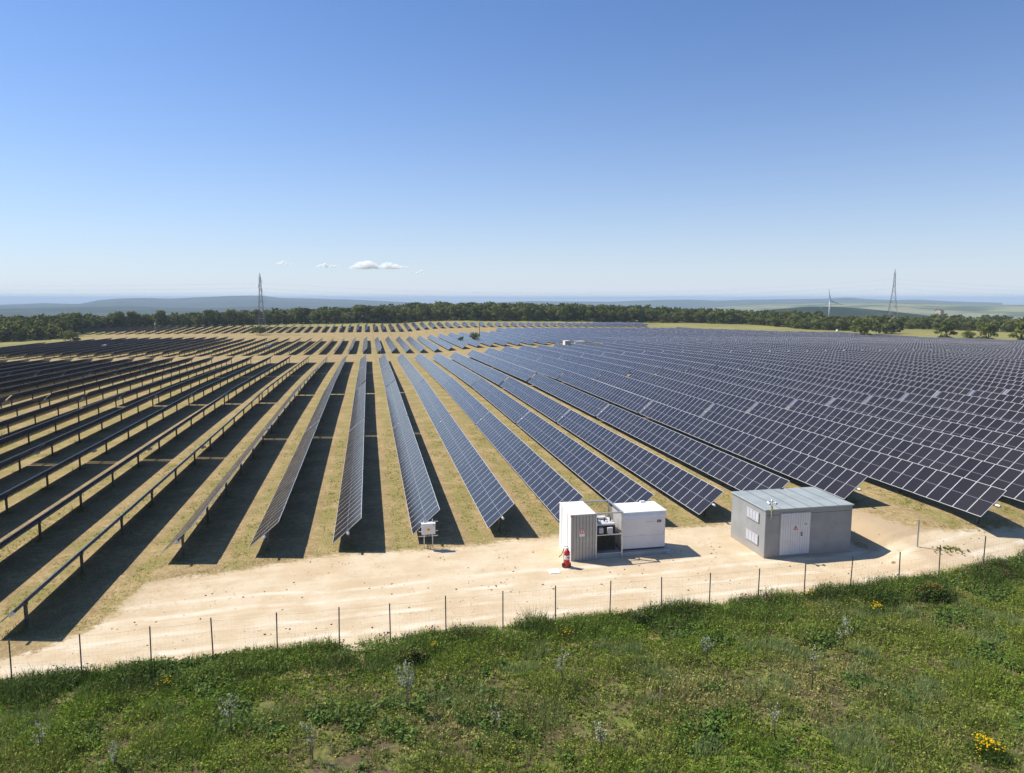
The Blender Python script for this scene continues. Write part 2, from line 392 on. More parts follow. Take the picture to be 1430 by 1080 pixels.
def tag(o, label=None, cat=None, group=None, kind=None):
    if label: o['label'] = label
    if cat: o['category'] = cat
    if group: o['group'] = group
    if kind: o['kind'] = kind
    return o
def thing(name, label, cat, loc=(0, 0, 0), rz=0, group=None):
    o = link(name, None, None, loc); o.rotation_euler = (0, 0, rz); o.empty_display_size = .3
    return tag(o, label, cat, group)
def dup(o, loc=None, rz=None, label=None, scale=None):
    r = o.copy(); COL.objects.link(r)
    if loc is not None: r.location = loc
    if rz is not None: r.rotation_euler = (0, 0, rz)
    if scale: r.scale = (scale,)*3 if isinstance(scale, (int, float)) else scale
    if label: r['label'] = label
    for ch in list(o.children):
        c = ch.copy(); COL.objects.link(c); c.parent = r
        for g in ch.children:
            d = g.copy(); COL.objects.link(d); d.parent = c
    return r
def np_mesh(name, V, F, mat_, col=None, smooth=False):
    """V (n,3), F (m,k) with constant k"""
    me = bpy.data.meshes.new(name); V = np.ascontiguousarray(V, np.float32); F = np.ascontiguousarray(F, np.int32); k = F.shape[1]
    me.vertices.add(len(V)); me.vertices.foreach_set("co", V.ravel())
    me.loops.add(F.size); me.loops.foreach_set("vertex_index", F.ravel())
    me.polygons.add(len(F)); me.polygons.foreach_set("loop_start", np.arange(0, F.size, k, dtype=np.int32))
    me.polygons.foreach_set("loop_total", np.full(len(F), k, np.int32))
    if smooth: me.polygons.foreach_set("use_smooth", np.ones(len(F), bool))
    me.update(calc_edges=True)
    if col is not None:
        a = me.color_attributes.new("col", 'FLOAT_COLOR', 'POINT')
        a.data.foreach_set("color", np.concatenate([col, np.ones((len(col), 1))], 1).astype(np.float32).ravel())
    me.materials.append(mat_); return me
ORD = ("zeroth first second third fourth fifth sixth seventh eighth ninth tenth eleventh twelfth thirteenth fourteenth fifteenth "
       "sixteenth seventeenth eighteenth nineteenth twentieth").split()
def ordn(n):
    if n <= 20: return ORD[n]
    t = {2: "twent", 3: "thirt", 4: "fort", 5: "fift", 6: "sixt", 7: "sevent", 8: "eight"}[n//10]
    return t+"ieth" if n % 10 == 0 else t+"y-"+ORD[n % 10]

# ------------------------------------------------------------------ ground
def geo(a, b, n): return list(np.geomspace(a, b, n))
xs = sorted(set([-v for v in geo(300, 70000, 60)] + list(np.arange(-296, -40, 6.)) + list(np.arange(-40, 60, .8)) + list(np.arange(60, 520, 6.)) + geo(520, 70000, 60)))
ys = sorted(set([-v for v in geo(30, 70000, 30)] + list(np.arange(-24, 14, 4.)) + list(np.arange(14, 60, .8)) + list(np.arange(60, 130, 3.)) + list(np.arange(130, 700, 6.)) + geo(700, 70000, 90)))
X, Y = np.meshgrid(np.array(xs), np.array(ys)); Z = tz(X, Y)
dist = np.hypot(X, Y)
Z = Z + (fbm(X/420, Y/420, 5)-.5)*30*ss(900, 2600, dist) + (fbm(X/2600, Y/2600, 9)-.5)*50*ss(2500, 8000, dist)
nx, ny = len(xs), len(ys)
idx = np.arange(nx*ny).reshape(ny, nx)
F = np.stack([idx[:-1, :-1], idx[:-1, 1:], idx[1:, 1:], idx[1:, :-1]], -1).reshape(-1, 4)
gm = np_mesh('ground', np.stack([X, Y, Z], -1).reshape(-1, 3), F, M['ground'], smooth=True)
# fence line: y of the fence for a given x
FX = np.array([-40, -12, -9.4, -7, -4.3, -1.6, .7, 3.2, 5.9, 8.6, 11.3, 14.1, 16.7, 19.5, 22.2, 24.9, 27.9, 30.6, 33.8, 60])
FY = np.array([30.5, 31.3, 31.5, 31.7, 31.8, 31.8, 31.9, 32.0, 32.1, 32.2, 32.2, 32.3, 32.3, 32.4, 32.6, 32.7, 32.8, 33.1, 33.5, 37.2])
def fence_y(x): return np.interp(x, FX, FY)
def field_right(y): return np.interp(y, [0, 210, 250, 295, 333, 350, 370, 404, 440, 452], [260, 236, 249, 247, 216, 192, 178, 182, 178, 60])
meadow = 1-ss(-.6, .5, Y-fence_y(X)+.2)
hayw = np.clip(ss(-2, 6, X-field_right(np.clip(Y, 0, 452)))*(Y > 100) + ss(484, 496, Y) + ss(2, 10, -138-X)*(Y > 60), 0, 1)
hayw = np.maximum(hayw, 0)
farw = ss(640, 900, dist)
for nme, w in (('meadow', meadow), ('hay', hayw), ('far', farw), ('wood', np.zeros_like(X))):
    a = gm.attributes.new(nme, 'FLOAT', 'POINT'); a.data.foreach_set("value", np.ascontiguousarray(w, np.float32).ravel())
GROUND = tag(link('ground', gm), kind='structure')

# ------------------------------------------------------------------ dirt track
far_px = [(-60, 985), (0, 925), (60, 905), (130, 880), (165, 850), (205, 815), (300, 803), (400, 786), (470, 777), (560, 770), (660, 764), (750, 752),
          (840, 741), (940, 737), (1000, 735), (1030, 722), (1190, 712), (1230, 722), (1262, 735), (1330, 742), (1430, 738), (1500, 730)]
fe = np.array([(-46.0, 34.2), (-22.0, 33.6)]+[tuple(hit(u, v)[:2]) for u, v in far_px[1:]])
ne = np.array([(x, fence_y(x)-.2) for x in np.linspace(-46, 58, 70)])
poly = np.concatenate([fe, ne[::-1]])
def inside_dist(px, py, poly):
    ins = np.zeros(px.shape, bool); dmin = np.full(px.shape, 1e9)
    for (x0, y0), (x1, y1) in zip(poly, np.roll(poly, -1, 0)):
        c = ((y0 > py) != (y1 > py)) & (px < (x1-x0)*(py-y0)/((y1-y0) if y1 != y0 else 1e-9)+x0); ins ^= c
        dx, dy = x1-x0, y1-y0; t = np.clip(((px-x0)*dx+(py-y0)*dy)/(dx*dx+dy*dy+1e-9), 0, 1)
        dmin = np.minimum(dmin, np.hypot(px-x0-t*dx, py-y0-t*dy))
    return np.where(ins, dmin, -dmin)
gx = np.arange(-46, 56, .3); gy = np.arange(29.5, 49, .3)
GX, GY = np.meshgrid(gx, gy); D = inside_dist(GX, GY, poly)
GZ = tz(GX, GY)+.035+.05*(fbm(GX*.9, GY*.9, 3)-.5)*np.clip(D+1, 0, 1)
gi = np.arange(GX.size).reshape(GX.shape)
FF = np.stack([gi[:-1, :-1], gi[:-1, 1:], gi[1:, 1:], gi[1:, :-1]], -1).reshape(-1, 4)
keep = (D.ravel()[FF] > -2.0).any(1); FF = FF[keep]
used = np.unique(FF); remap = np.full(GX.size, -1); remap[used] = np.arange(len(used))
rm = np_mesh('dirt_track', np.stack([GX, GY, GZ], -1).reshape(-1, 3)[used], remap[FF], M['road'], smooth=True)
a = rm.attributes.new('inside', 'FLOAT', 'POINT'); a.data.foreach_set("value", D.ravel()[used].astype(np.float32))
fyy = fence_y(GX)
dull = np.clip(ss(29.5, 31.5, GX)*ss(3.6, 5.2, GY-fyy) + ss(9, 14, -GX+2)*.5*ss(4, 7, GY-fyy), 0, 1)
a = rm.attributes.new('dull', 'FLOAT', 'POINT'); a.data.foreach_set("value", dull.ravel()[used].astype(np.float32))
a = rm.attributes.new('from_fence', 'FLOAT', 'POINT'); a.data.foreach_set("value", (GY-fyy).ravel()[used].astype(np.float32))
ROAD = tag(link('dirt_road', rm), kind='structure')

# ------------------------------------------------------------------ hills on the horizon
def ridge(name, D, prof, depth, base, m, seed, rough=.12, n=160):
    p = np.array(prof, float); us = np.linspace(p[0, 0], p[-1, 0], n)
    vs = np.interp(us, p[:, 0], p[:, 1]); V = []
    mrow = 13
    for j in range(mrow):
        t = j/(mrow-1)*2-1
        for i, (u, v) in enumerate(zip(us, vs)):
            top = at_dist(u, v, D); d = top[:2]/np.linalg.norm(top[:2])
            r = D+t*depth
            h = (top[2]-base)*(math.cos(t*math.pi/2)**1.2 if abs(t) < 1 else 0)
            x, y = d*r
            h *= 1+rough*(float(fbm(x/depth*3.1, y/depth*3.1, seed, 4))-.5)*2*(abs(t) > .05 or .35)
            V.append((x, y, base+h))
    idx = np.arange(n*mrow).reshape(mrow, n)
    F = np.stack([idx[:-1, :-1], idx[:-1, 1:], idx[1:, 1:], idx[1:, :-1]], -1).reshape(-1, 4)
    return tag(link(name, np_mesh(name, np.array(V), F, m, smooth=True)), kind='structure')
ridge('far_mountains', 8500, [(-120, 428), (-50, 427), (0, 426), (60, 423.5), (110, 425), (138, 419.5), (165, 417.5), (200, 416.5), (240, 417.5), (280, 415.5), (330, 413.5), (365, 413), (390, 416), (440, 417), (480, 418), (540, 421), (600, 424), (680, 427)], 2200, -130, M['hill_wood'], 1)
ridge('middle_hills', 7200, [(-120, 429), (-50, 428), (60, 427), (110, 425), (170, 422), (240, 425), (300, 421), (360, 419.5), (430, 421), (500, 424), (600, 428), (700, 431)], 1500, -120, M['hill_wood'], 2)
ridge('near_hills', 4800, [(-120, 434), (0, 431.5), (60, 430), (130, 428.5), (200, 429), (280, 431), (360, 428.5), (430, 431), (520, 434), (600, 437)], 1300, -110, M['hill_wood'], 3)
ridge('east_hills', 9000, [(640, 427), (700, 422), (740, 420.5), (790, 421), (850, 422), (890, 420), (920, 418.8), (960, 418.5), (1000, 420), (1050, 418.6), (1100, 418), (1150, 417.5), (1185, 415.8), (1212, 418), (1250, 419.5), (1280, 418.5), (1330, 421), (1400, 423)], 2200, -130, M['hill_wood'], 4)
ridge('field_hills', 5200, [(980, 432), (1040, 427), (1100, 425.5), (1150, 424), (1200, 423.5), (1250, 422.5), (1300, 424), (1360, 426), (1430, 426), (1520, 428)], 2600, -110, M['hill_field'], 5)
ridge('wooded_ridge', 2100, [(1000, 444), (1050, 436), (1090, 431.5), (1120, 429), (1160, 428.5), (1200, 430.5), (1240, 434), (1290, 440), (1330, 445)], 520, -62, M['hill_wood'], 6)

# ------------------------------------------------------------------ solar tables
PITCHX, X0, AX_H, TILT = 5.05, -1.6, 1.27, R(-41)
MW, ML, MS = 1.134, 2.42, 1.146
def add_module(mb, y, tilt=0.0, x=0.0, z=0.0):
    ct, st = math.cos(tilt), math.sin(tilt)
    def P(a, b, c): return (x+a*ct+c*st, y+b, z-a*st+c*ct)
    h, w, t0, t1 = ML/2, MW/2, .075, .11
    mb.face([P(-h, -w, t1), P(h, -w, t1), P(h, w, t1), P(-h, w, t1)], 0, [(0, 0), (0, ML), (MW, ML), (MW, 0)])
    mb.face([P(-h, w, t0), P(h, w, t0), P(h, -w, t0), P(-h, -w, t0)], 1)
    for a, b, c, d in ((-h, -w, h, -w), (h, -w, h, w), (h, w, -h, w), (-h, w, -h, -w)):
        mb.face([P(a, b, t0), P(c, d, t0), P(c, d, t1), P(a, b, t1)], 2)
PM = None
def layout(Ln):
    ns = int((Ln-.7)/2/MS); ysl = []
    c = Ln/2
    for s_ in (-1, 1):
        for i in range(ns): ysl.append(c+s_*(.36+MS*(i+.5)))
    return sorted(ysl), ns
def posts_y(Ln):
    n = max(2, round((Ln-2.4)/7.0)+1); return [1.2+(Ln-2.4)*i/(n-1) for i in range(n)]
PMATS = [M['panel'], M['panel_back'], M['galvanised']]
mb = MB(); add_module(mb, 0); MODULE = mb.mesh('solar_panel', PMATS)
def post_mb(mb, y, mi=0, z1=AX_H-.05, zb=-.7):
    mb.box((-.075, y-.045, zb), (-.062, y+.045, z1), mi); mb.box((.062, y-.045, zb), (.075, y+.045, z1), mi); mb.box((-.062, y-.006, zb), (.062, y+.006, z1), mi)
    mb.box((-.11, y-.05, z1-.06), (.11, y+.05, z1+.13), mi)
mb = MB(); post_mb(mb, 0); POST = mb.mesh('support_post', M['post_steel'])
_cache = {}
def tube_mesh(Ln):
    k = ('t', round(Ln, 1))
    if k not in _cache:
        mb = MB(); mb.box((-.06, -.02, -.06), (.06, Ln+.02, .06), 0); mb.box((-.061, -.34, -.061), (.061, -.021, .061), 1); mb.box((-.061, Ln+.021, -.061), (.061, Ln+.34, .061), 1)
        y = .4
        while y < Ln: mb.box((-.9, y-.02, .045), (.9, y+.02, .074), 0); y += MS
        _cache[k] = mb.mesh('torque_tube', [M['post_steel'], M['galvanised']])
    return _cache[k]
def strip_mesh():
    if 's' not in _cache:
        mb = MB(); mb.box((-1.15, -.2, .07), (1.15, .2, .1), 0)
        _cache['s'] = mb.mesh('drive_cover', M['strip_grey'])
        mb = MB(); mb.box((-.16, -.14, -.30), (.16, .14, -.02), 0, .03); mb.tube([(-.3, 0, -.14), (.3, 0, -.14)], .09, 10)
        _cache['d'] = mb.mesh('drive_motor', M['galvanised'])
    return _cache['s'], _cache['d']
def array_mesh(Ln):
    k = ('a', round(Ln, 1))
    if k not in _cache:
        mb = MB()
        for y in layout(Ln)[0]: add_module(mb, y)
        _cache[k] = mb.mesh('panel_array', PMATS)
    return _cache[k]
def whole_mesh(Ln, tl):
    k = ('w', round(Ln, 1), tl)
    if k not in _cache:
        mb = MB(); t = TILT+R(tl)
        for y in layout(Ln)[0]: add_module(mb, y, t, 0, AX_H)
        mb.box((-.06, -.3, AX_H-.06), (.06, Ln+.3, AX_H+.06), 4)
        for y in posts_y(Ln): mb.box((-.07, y-.05, -.8), (.07, y+.05, AX_H-.06), 4)
        ct, st = math.cos(t), math.sin(t); c = Ln/2
        mb.face([(-1.15*ct+.1*st, c-.2, AX_H+1.15*st+.1*ct), (1.15*ct+.1*st, c-.2, AX_H-1.15*st+.1*ct), (1.15*ct+.1*st, c+.2, AX_H-1.15*st+.1*ct), (-1.15*ct+.1*st, c+.2, AX_H+1.15*st+.1*ct)], 3)
        _cache[k] = mb.mesh('tracker_table', PMATS+[M['strip_grey'], M['post_steel']])
    return _cache[k]

ROWS = []
for k in range(-33, 49):
    y0 = {-3: 35.3, -2: 44.2, -1: 44.2, 0: 44.1, 1: 44.7, 2: 45.0, 3: 45.6, 4: 45.2, 5: 44.7, 6: 44.5, 7: 42.8, 8: 36.4}.get(k, 35.4)
    if k <= -27: sg = [(430, 483)]
    elif k <= -13:
        e2 = {-26: 330, -25: 345, -24: 356, -23: 362}.get(k, 366)
        sg = [(252, e2)] if k < -19 else [(y0+80.6, 206.5), (252, e2)]
        sg.append((430, 483))
    elif k <= 13:
        e3 = {6: 483, 7: 475, 8: 469, 9: 465, 10: 462, 11: 459, 12: 455, 13: 453}.get(k, 484)
        sg = [(y0, y0+80), (y0+80.6, 206.5), (252, 351), (430, e3)]
        if k <= -11: sg = sg[1:]
    elif k <= 35:
        e3 = int(np.interp(k, [14, 22, 25, 30, 33, 35], [450, 446, 447, 454, 458, 456]))
        sg = [(36, 116), (116.6, 206.5), (252, 388), (430, e3)] if k <= 16 else [(36, 116), (116.6, 196.6), (197.2, 277.2), (277.8, 388), (430, e3)]
        if k > 25: sg = sg[1:]
    else:
        e = int(np.interp(k, [36, 37, 41, 42, 48], [400, 384, 365, 358, 335]))
        sg = [(116.6, 196.6), (197.2, 277.2), (277.8, e)]
        if k >= 44: sg = sg[1:]
    ROWS.append((k, sg))
BOXROW = 1
NT = 0
for k, sg in ROWS:
    x = X0+PITCHX*k
    hid = sg[0][0] > 100
    for si, (ya, yb) in enumerate(sg):
        if si > 0 and ya-sg[si-1][1] < 1: ya -= 1.25
        ns_ = int((yb-ya-.9)/2/MS); le = 2*ns_*MS+.84; ya, yb = ya+(yb-ya-le)/2, yb-(yb-ya-le)/2
        Ln = yb-ya; NT += 1
        za, zb = tzf(x, ya+.1*Ln), tzf(x, yb-.1*Ln)
        sl_ = math.atan2(zb-za, Ln*.8); z0 = tzf(x, (ya+yb)/2)*.35 + (za+zb)/2*.65 - math.sin(sl_)*Ln/2 + rnd.uniform(-.05, .06)
        if k == BOXROW: where = "in the row behind the junction box"
        else: where = "%s row %s of junction box row" % (ordn(abs(k-BOXROW)), "right" if k > BOXROW else "left")
        if len(sg) == 1: pos = "farthest block,"
        elif hid: pos = ("farthest table," if si == len(sg)-1 else "%s from far end," % ordn(len(sg)-si))
        else: pos = ("nearest table," if si == 0 else "farthest table," if si == len(sg)-1 else "%s from the front," % ordn(si+1))
        look = "dark blue solar table," if k >= 2 else "pale blue solar table," if k >= -1 else "dark-backed solar table,"
        lab = "%s %s %s" % (look, pos, where)
        grp = 'solar tables on single-axis trackers'
        tl = rnd.choice((-1.2, -.6, 0, .6, 1.2))
        if si == 0 and -2 <= k <= 16 and not hid:
            t = thing('tracker_table', lab, 'solar table', (x, ya, z0), 0, grp); t.rotation_euler = (sl_, 0, 0)
            til = (0, TILT+R(tl*.7), 0)
            for y in layout(Ln)[0]:
                o = link('solar_panel', MODULE, t, (0, y, AX_H)); o.rotation_euler = (0, til[1]+R(rnd.uniform(-.45, .45)), R(rnd.uniform(-.15, .15)))
            o = link('torque_tube', tube_mesh(Ln), t, (0, 0, AX_H)); o.rotation_euler = til
            s1, s2 = strip_mesh()
            o = link('drive_cover', s1, t, (0, Ln/2, AX_H)); o.rotation_euler = til
            o = link('drive_motor', s2, t, (0, Ln/2, AX_H))
            for y in posts_y(Ln): link('support_post', POST, t, (0, y, 0))
        elif (k < -2 and ya < 130 and k >= -14) or (-2 <= k <= 3 and ya < 130):
            t = thing('tracker_table', lab, 'solar table', (x, ya, z0), 0, grp); t.rotation_euler = (sl_, 0, 0)
            til = (0, TILT+R(tl), 0)
            o = link('panel_array', array_mesh(Ln), t, (0, 0, AX_H)); o.rotation_euler = til
            o = link('torque_tube', tube_mesh(Ln), t, (0, 0, AX_H)); o.rotation_euler = til
            s1, s2 = strip_mesh()
            o = link('drive_cover', s1, t, (0, Ln/2, AX_H)); o.rotation_euler = til
            link('drive_motor', s2, t, (0, Ln/2, AX_H))
            for y in posts_y(Ln): link('support_post', POST, t, (0, y, 0))
        else:
            t = link('tracker_table', whole_mesh(Ln, tl), None, (x, ya, z0)); t.rotation_euler = (sl_, 0, 0)
            tag(t, lab, 'solar table', grp)
print('tables', NT)


# ------------------------------------------------------------------ grey transformer cabin
KX0, KX1, KY0, KY1, KH = 23.55, 29.55, 38.35, 42.5, 3.05
cab = thing('transformer_cabin', 'grey concrete transformer cabin with flat pale roof and white double door', 'cabin', (KX0, KY0, 0.0))
kw, kd = KX1-KX0, KY1-KY0
mb = MB(); mb.box((0, 0, -.4), (kw, kd, KH), 0, .02); mb.box((.03, -.012, KH-.30), (kw-.03, -.001, KH-.285), 1); mb.build('wall', [M['kiosk'], M['dark_steel']], cab)
mb = MB(); mb.box((-.07, -.07, KH+.002), (kw+.07, kd+.07, KH+.10), 0, .02)
for i in range(1, 6): mb.box((kw*i/6-.015, -.06, KH+.1), (kw*i/6+.015, kd+.06, KH+.112), 1)
mb.box((kw*.58, kd-.12, KH+.1), (kw*.62, kd+.02, KH+.17), 1)
mb.build('roof', [M['roof'], M['post_steel']], cab)
mb = MB(); dx0, dx1 = 1.0, 3.08
mb.box((dx0, -.035, .16), (dx1, -.001, 2.86), 1); 
for a, b in ((dx0+.04, dx0+.70), (dx0+.72, dx0+1.36), (dx0+1.38, dx1-.04)):
    mb.box((a, -.055, .20), (b, -.036, 2.82), 0)
    w = (b-a)/4
    for i in range(1, 4): mb.box((a+w*i-.008, -.0585, .24), (a+w*i+.008, -.056, 2.78), 1)
door = mb.build('door', [M['door_grey'], M['grey_metal']], cab)
mb = MB(); mb.tube([(dx0+1.46, -.10, 1.36), (dx0+1.46, -.10, 1.58)], .022, 8); mb.box((dx0+1.43, -.10, 1.36), (dx0+1.49, -.056, 1.40)); mb.box((dx0+1.43, -.10, 1.54), (dx0+1.49, -.056, 1.58)); mb.build('handle', M['sign_black'], door)
# triangular warning sign, with bolt
mb = MB(); cx_, cz_ = dx0+1.04, 1.86
def tri(r, y, mi): mb.face([(cx_-r*.9, y, cz_-r*.55), (cx_+r*.9, y, cz_-r*.55), (cx_, y, cz_+r)], mi)
mb.box((cx_-.19, -.066, cz_-.17), (cx_+.19, -.0615, cz_+.24), 3)
tri(.19, -.069, 0); tri(.105, -.072, 4)
mb.face([(cx_-.01, -.0745, cz_+.10), (cx_+.03, -.0745, cz_+.10), (cx_+.0, -.0745, cz_+.03), (cx_+.035, -.0745, cz_+.03), (cx_-.03, -.0745, cz_-.06), (cx_-.005, -.0745, cz_+.01), (cx_-.035, -.0745, cz_+.01)], 2)
mb.build('warning_sign', [M['sign_red'], M['sign_yellow'], M['sign_black'], M['door_grey'], M['plaster']], door)
mb = MB(); a0 = dx0+1.56; mb.box((a0, -.068, 1.92), (a0+.34, -.061, 2.26), 0); mb.box((a0+.06, -.0705, 1.99), (a0+.28, -.0685, 2.19), 1)
for i in range(3): mb.box((a0+.09, -.0725, 2.03+.05*i), (a0+.25-.03*i, -.071, 2.045+.05*i), 0)
mb.build('notice_plate', [M['sign_white'], M['grey_metal']], door)
for zc in (2.42, .98):                                   # two louvred vents on the left wall
    mb = MB(); y0, y1 = .70, 2.12
    mb.box((-.045, y0, zc-.30), (-.001, y1, zc+.30), 1)
    for c in range(4):
        q0 = y0+.04+c*(y1-y0-.04)/4; q1 = q0+(y1-y0-.04)/4-.04
        for i in range(9):
            z = zc-.26+i*.06
            mb.face([(-.047, q0, z), (-.047, q1, z), (-.066, q1, z+.012), (-.066, q0, z+.012)][::-1], 0); mb.face([(-.066, q0, z+.012), (-.066, q1, z+.012), (-.048, q1, z+.055), (-.048, q0, z+.055)][::-1], 0)
    for q0, q1, z0_, z1_ in ((y0-.02, y1+.02, zc-.32, zc-.285), (y0-.02, y1+.02, zc+.285, zc+.32), (y0-.02, y0+.02, zc-.285, zc+.285), (y1-.02, y1+.02, zc-.285, zc+.285)): mb.box((-.07, q0, z0_), (-.046, q1, z1_), 0)
    mb.build('vent', [M['vent_grey'], M['grey_metal']], cab)
mb = MB(); mb.tube([(.30, -.12, KH-.55), (.30, -.12, KH+.78)], .035, 8, 0); mb.box((.265, -.11, KH-.5), (.335, -.001, KH-.44), 0); mb.box((.265, -.11, KH-.16), (.335, -.001, KH-.10), 0)
mb.box((.24, -.19, KH+.10), (.36, -.155, KH+.36), 1)
mst = mb.build('camera_mast', [M['galvanised'], M['sign_yellow']], cab)
for sx_ in (-1, 1):
    mb = MB(); cxk = .30+.22*sx_
    mb.tube([(.30, -.12, KH+.62), (cxk, -.12, KH+.62)], .018, 6, 1); mb.tube([(cxk, -.02, KH+.58), (cxk, -.30, KH+.52)], .062, 10, 0); mb.tube([(cxk, -.30, KH+.52), (cxk, -.315, KH+.517)], .045, 10, 1)
    mb.build('camera', [M['white_paint'], M['sign_black']], mst)
# ------------------------------------------------------------------ inverter station
IX, IY = 11.75, 40.25
inv = thing('inverter_station', 'white inverter station with corrugated cabinet and open transformer cage on a slab', 'inverter station', (IX, IY, 0))
mb = MB(); mb.box((.05, .1, -.3), (6.55, 2.75, .30), 0, .03); mb.box((6.2, -.02, -.2), (6.75, .30, .18), 0, .03); mb.build('slab', M['concrete'], inv)
CH = 2.93
mb = MB(); mb.box((0, 0, -.02), (1.52, 2.7, CH), 0, .01)
for i in range(7):                                        # ribs of the cladding
    x = .12+i*.205; mb.box((x, -.022, .1), (x+.012, -.001, CH-.06), 1)
mb.box((-.03, -.03, CH+.001), (1.55, 2.73, CH+.03), 2)
mb.box((-.012, .02, .05), (-.001, 2.66, CH-.05), 2); mb.box((-.02, .72, .1), (-.0125, .745, CH-.1), 1); mb.box((-.02, 2.05, .1), (-.0125, 2.075, CH-.1), 1)
mb.box((-.03, -.03, CH-.12), (.08, .06, CH+.01), 4); mb.box((-.03, 2.62, CH-.10), (.05, 2.73, CH+.01), 4)
mb.build('cabinet', [M['grey_metal'], M['dark_steel'], M['white_paint'], M['cream_panel'], M['sign_red']], inv)
mb = MB(); mb.box((.52, -.032, 1.56), (.86, -.024, 2.02), 0); mb.box((.54, -.035, 1.74), (.84, -.0325, 2.00), 1)
for a, b in ((.60, .66), (.72, .78)): mb.box((a, -.038, 1.78), (b, -.0355, 1.96), 0)
mb.box((.56, -.035, 1.60), (.82, -.0325, 1.68), 0); mb.build('warning_sign', [M['sign_white'], M['sign_red']], inv)
mb = MB(); fr = .05
for (x, y) in ((1.60, .05), (3.28, .05), (1.62, 2.62), (3.28, 2.62)): mb.box((x-fr, y-fr, .0), (x+fr, y+fr, CH+.02), 0)
for y in (.05, 2.62): mb.box((1.55, y-.04, CH-.06), (3.33, y+.04, CH+.03), 0)
for x in (3.28,): mb.box((x-.04, .1, CH-.06), (x+.04, 2.6, CH+.03), 0); mb.box((x-.02, .1, 1.45), (x+.02, 2.6, 1.50), 0)
mb.box((1.65, .02, 1.52), (3.23, .06, 1.57), 0); mb.box((1.65, .02, .34), (3.23, .06, .39), 0)
for i in range(21): x = 1.66+i*.078; mb.box((x-.003, .036, .39), (x+.003, .042, CH-.06), 1)
for i in range(33): y = .12+i*.078; mb.box((3.277, y-.003, .34), (3.283, y+.003, CH-.06), 1)
for i in range(21): x = 1.66+i*.078; mb.box((x-.003, 2.617, .34), (x+.003, 2.623, CH-.06), 1)
mb.build('mesh_cage', [M['galvanised'], M['dark_steel']], inv)
tr = MB(); tr.box((1.75, .75, .30), (3.10, 2.2, 1.92), 0, .03)
for i in range(12): x = 1.80+i*.108; tr.box((x, .60, .5), (x+.03, .749, 1.75), 0)
tr.box((1.92, .40, 1.52), (2.20, .60, 1.84), 2); tr.box((2.48, .40, 1.46), (2.80, .60, 1.84), 2)
tro = tr.build('transformer', [M['transformer'], M['white_paint'], M['cream_panel']], inv)
mb = MB(); mb.box((1.72, .62, 1.925), (3.06, 1.9, 2.06), 0, .04)
for x in (2.0, 2.45, 2.85): mb.tube([(x, 1.0, 2.1), (x, 1.0, 2.32)], .05, 8, 1); mb.tube([(x, 1.0, 2.32), (x+.25, 1.6, 2.15)], .018, 6, 1)
mb.box((2.2, 1.4, 2.1), (2.7, 1.8, 2.22), 0); mb.build('transformer_lid', [M['door_grey'], M['dark_steel']], tro)
ih = 2.72; ix0, ix1, iy0, iy1 = 3.42, 6.28, .42, 2.35
mb = MB(); mb.box((ix0, iy0, .36), (ix1, iy1, ih), 0, .012)
mb.box((ix0+.03, iy0-.006, 1.20), (ix1-.03, iy0-.001, 1.214), 1); mb.box((ix0+.03, iy0-.006, 2.29), (ix1-.03, iy0-.001, 2.305), 1)
mb.box((ix0+.02, iy0-.004, .36), (ix1-.02, iy0+.2, .40), 2); mb.box((ix0+.05, iy0+.05, .29), (ix1-.05, iy1-.05, .36), 2)
for x, z in ((4.7, 1.26), (6.15, 1.3), (6.2, 1.5), (5.3, 1.12), (3.6, 2.0)): mb.box((x, iy0-.012, z), (x+.05, iy0-.001, z+.05), 1)
ic = mb.build('inverter_cabinet', [M['cream_panel'], M['grey_metal'], M['dark_steel']], inv)
mb = MB(); mb.box((ix0-.05, iy0-.10, ih+.002), (ix1+.05, iy1+.05, ih+.06), 0, .015); mb.box((5.3, 2.2, ih+.06), (5.6, 2.36, ih+.16), 0); mb.build('roof', M['white_paint'], ic)
mb = MB(); mb.face([(ix0+.05, iy0-.02, 2.30), (ix1-.05, iy0-.02, 2.30), (ix1-.05, iy0-.05, 2.52), (ix0+.05, iy0-.05, 2.52)]); mb.face([(ix0+.05, iy0-.05, 2.52), (ix1-.05, iy0-.05, 2.52), (ix1-.05, iy0-.012, 2.71), (ix0+.05, iy0-.012, 2.71)]); mb.build('air_intake', M['awning'], ic)
mb = MB(); mb.box((5.72, iy0-.012, 2.00), (6.0, iy0-.001, 2.17), 0); mb.box((5.76, iy0-.0145, 2.04), (5.96, iy0-.0125, 2.07), 1); mb.box((5.76, iy0-.0145, 2.10), (5.88, iy0-.0125, 2.13), 1); mb.build('logo_plate', [M['logo_plum'], M['grey_metal']], ic)
mb = MB()
for i in range(14): mb.box((4.98+i*.045, iy0-.006, 2.06), (4.98+i*.045+.03, iy0-.001, 2.085+.012*(i % 3 == 0)), 0)
mb.build('lettering', M['grey_metal'], ic)

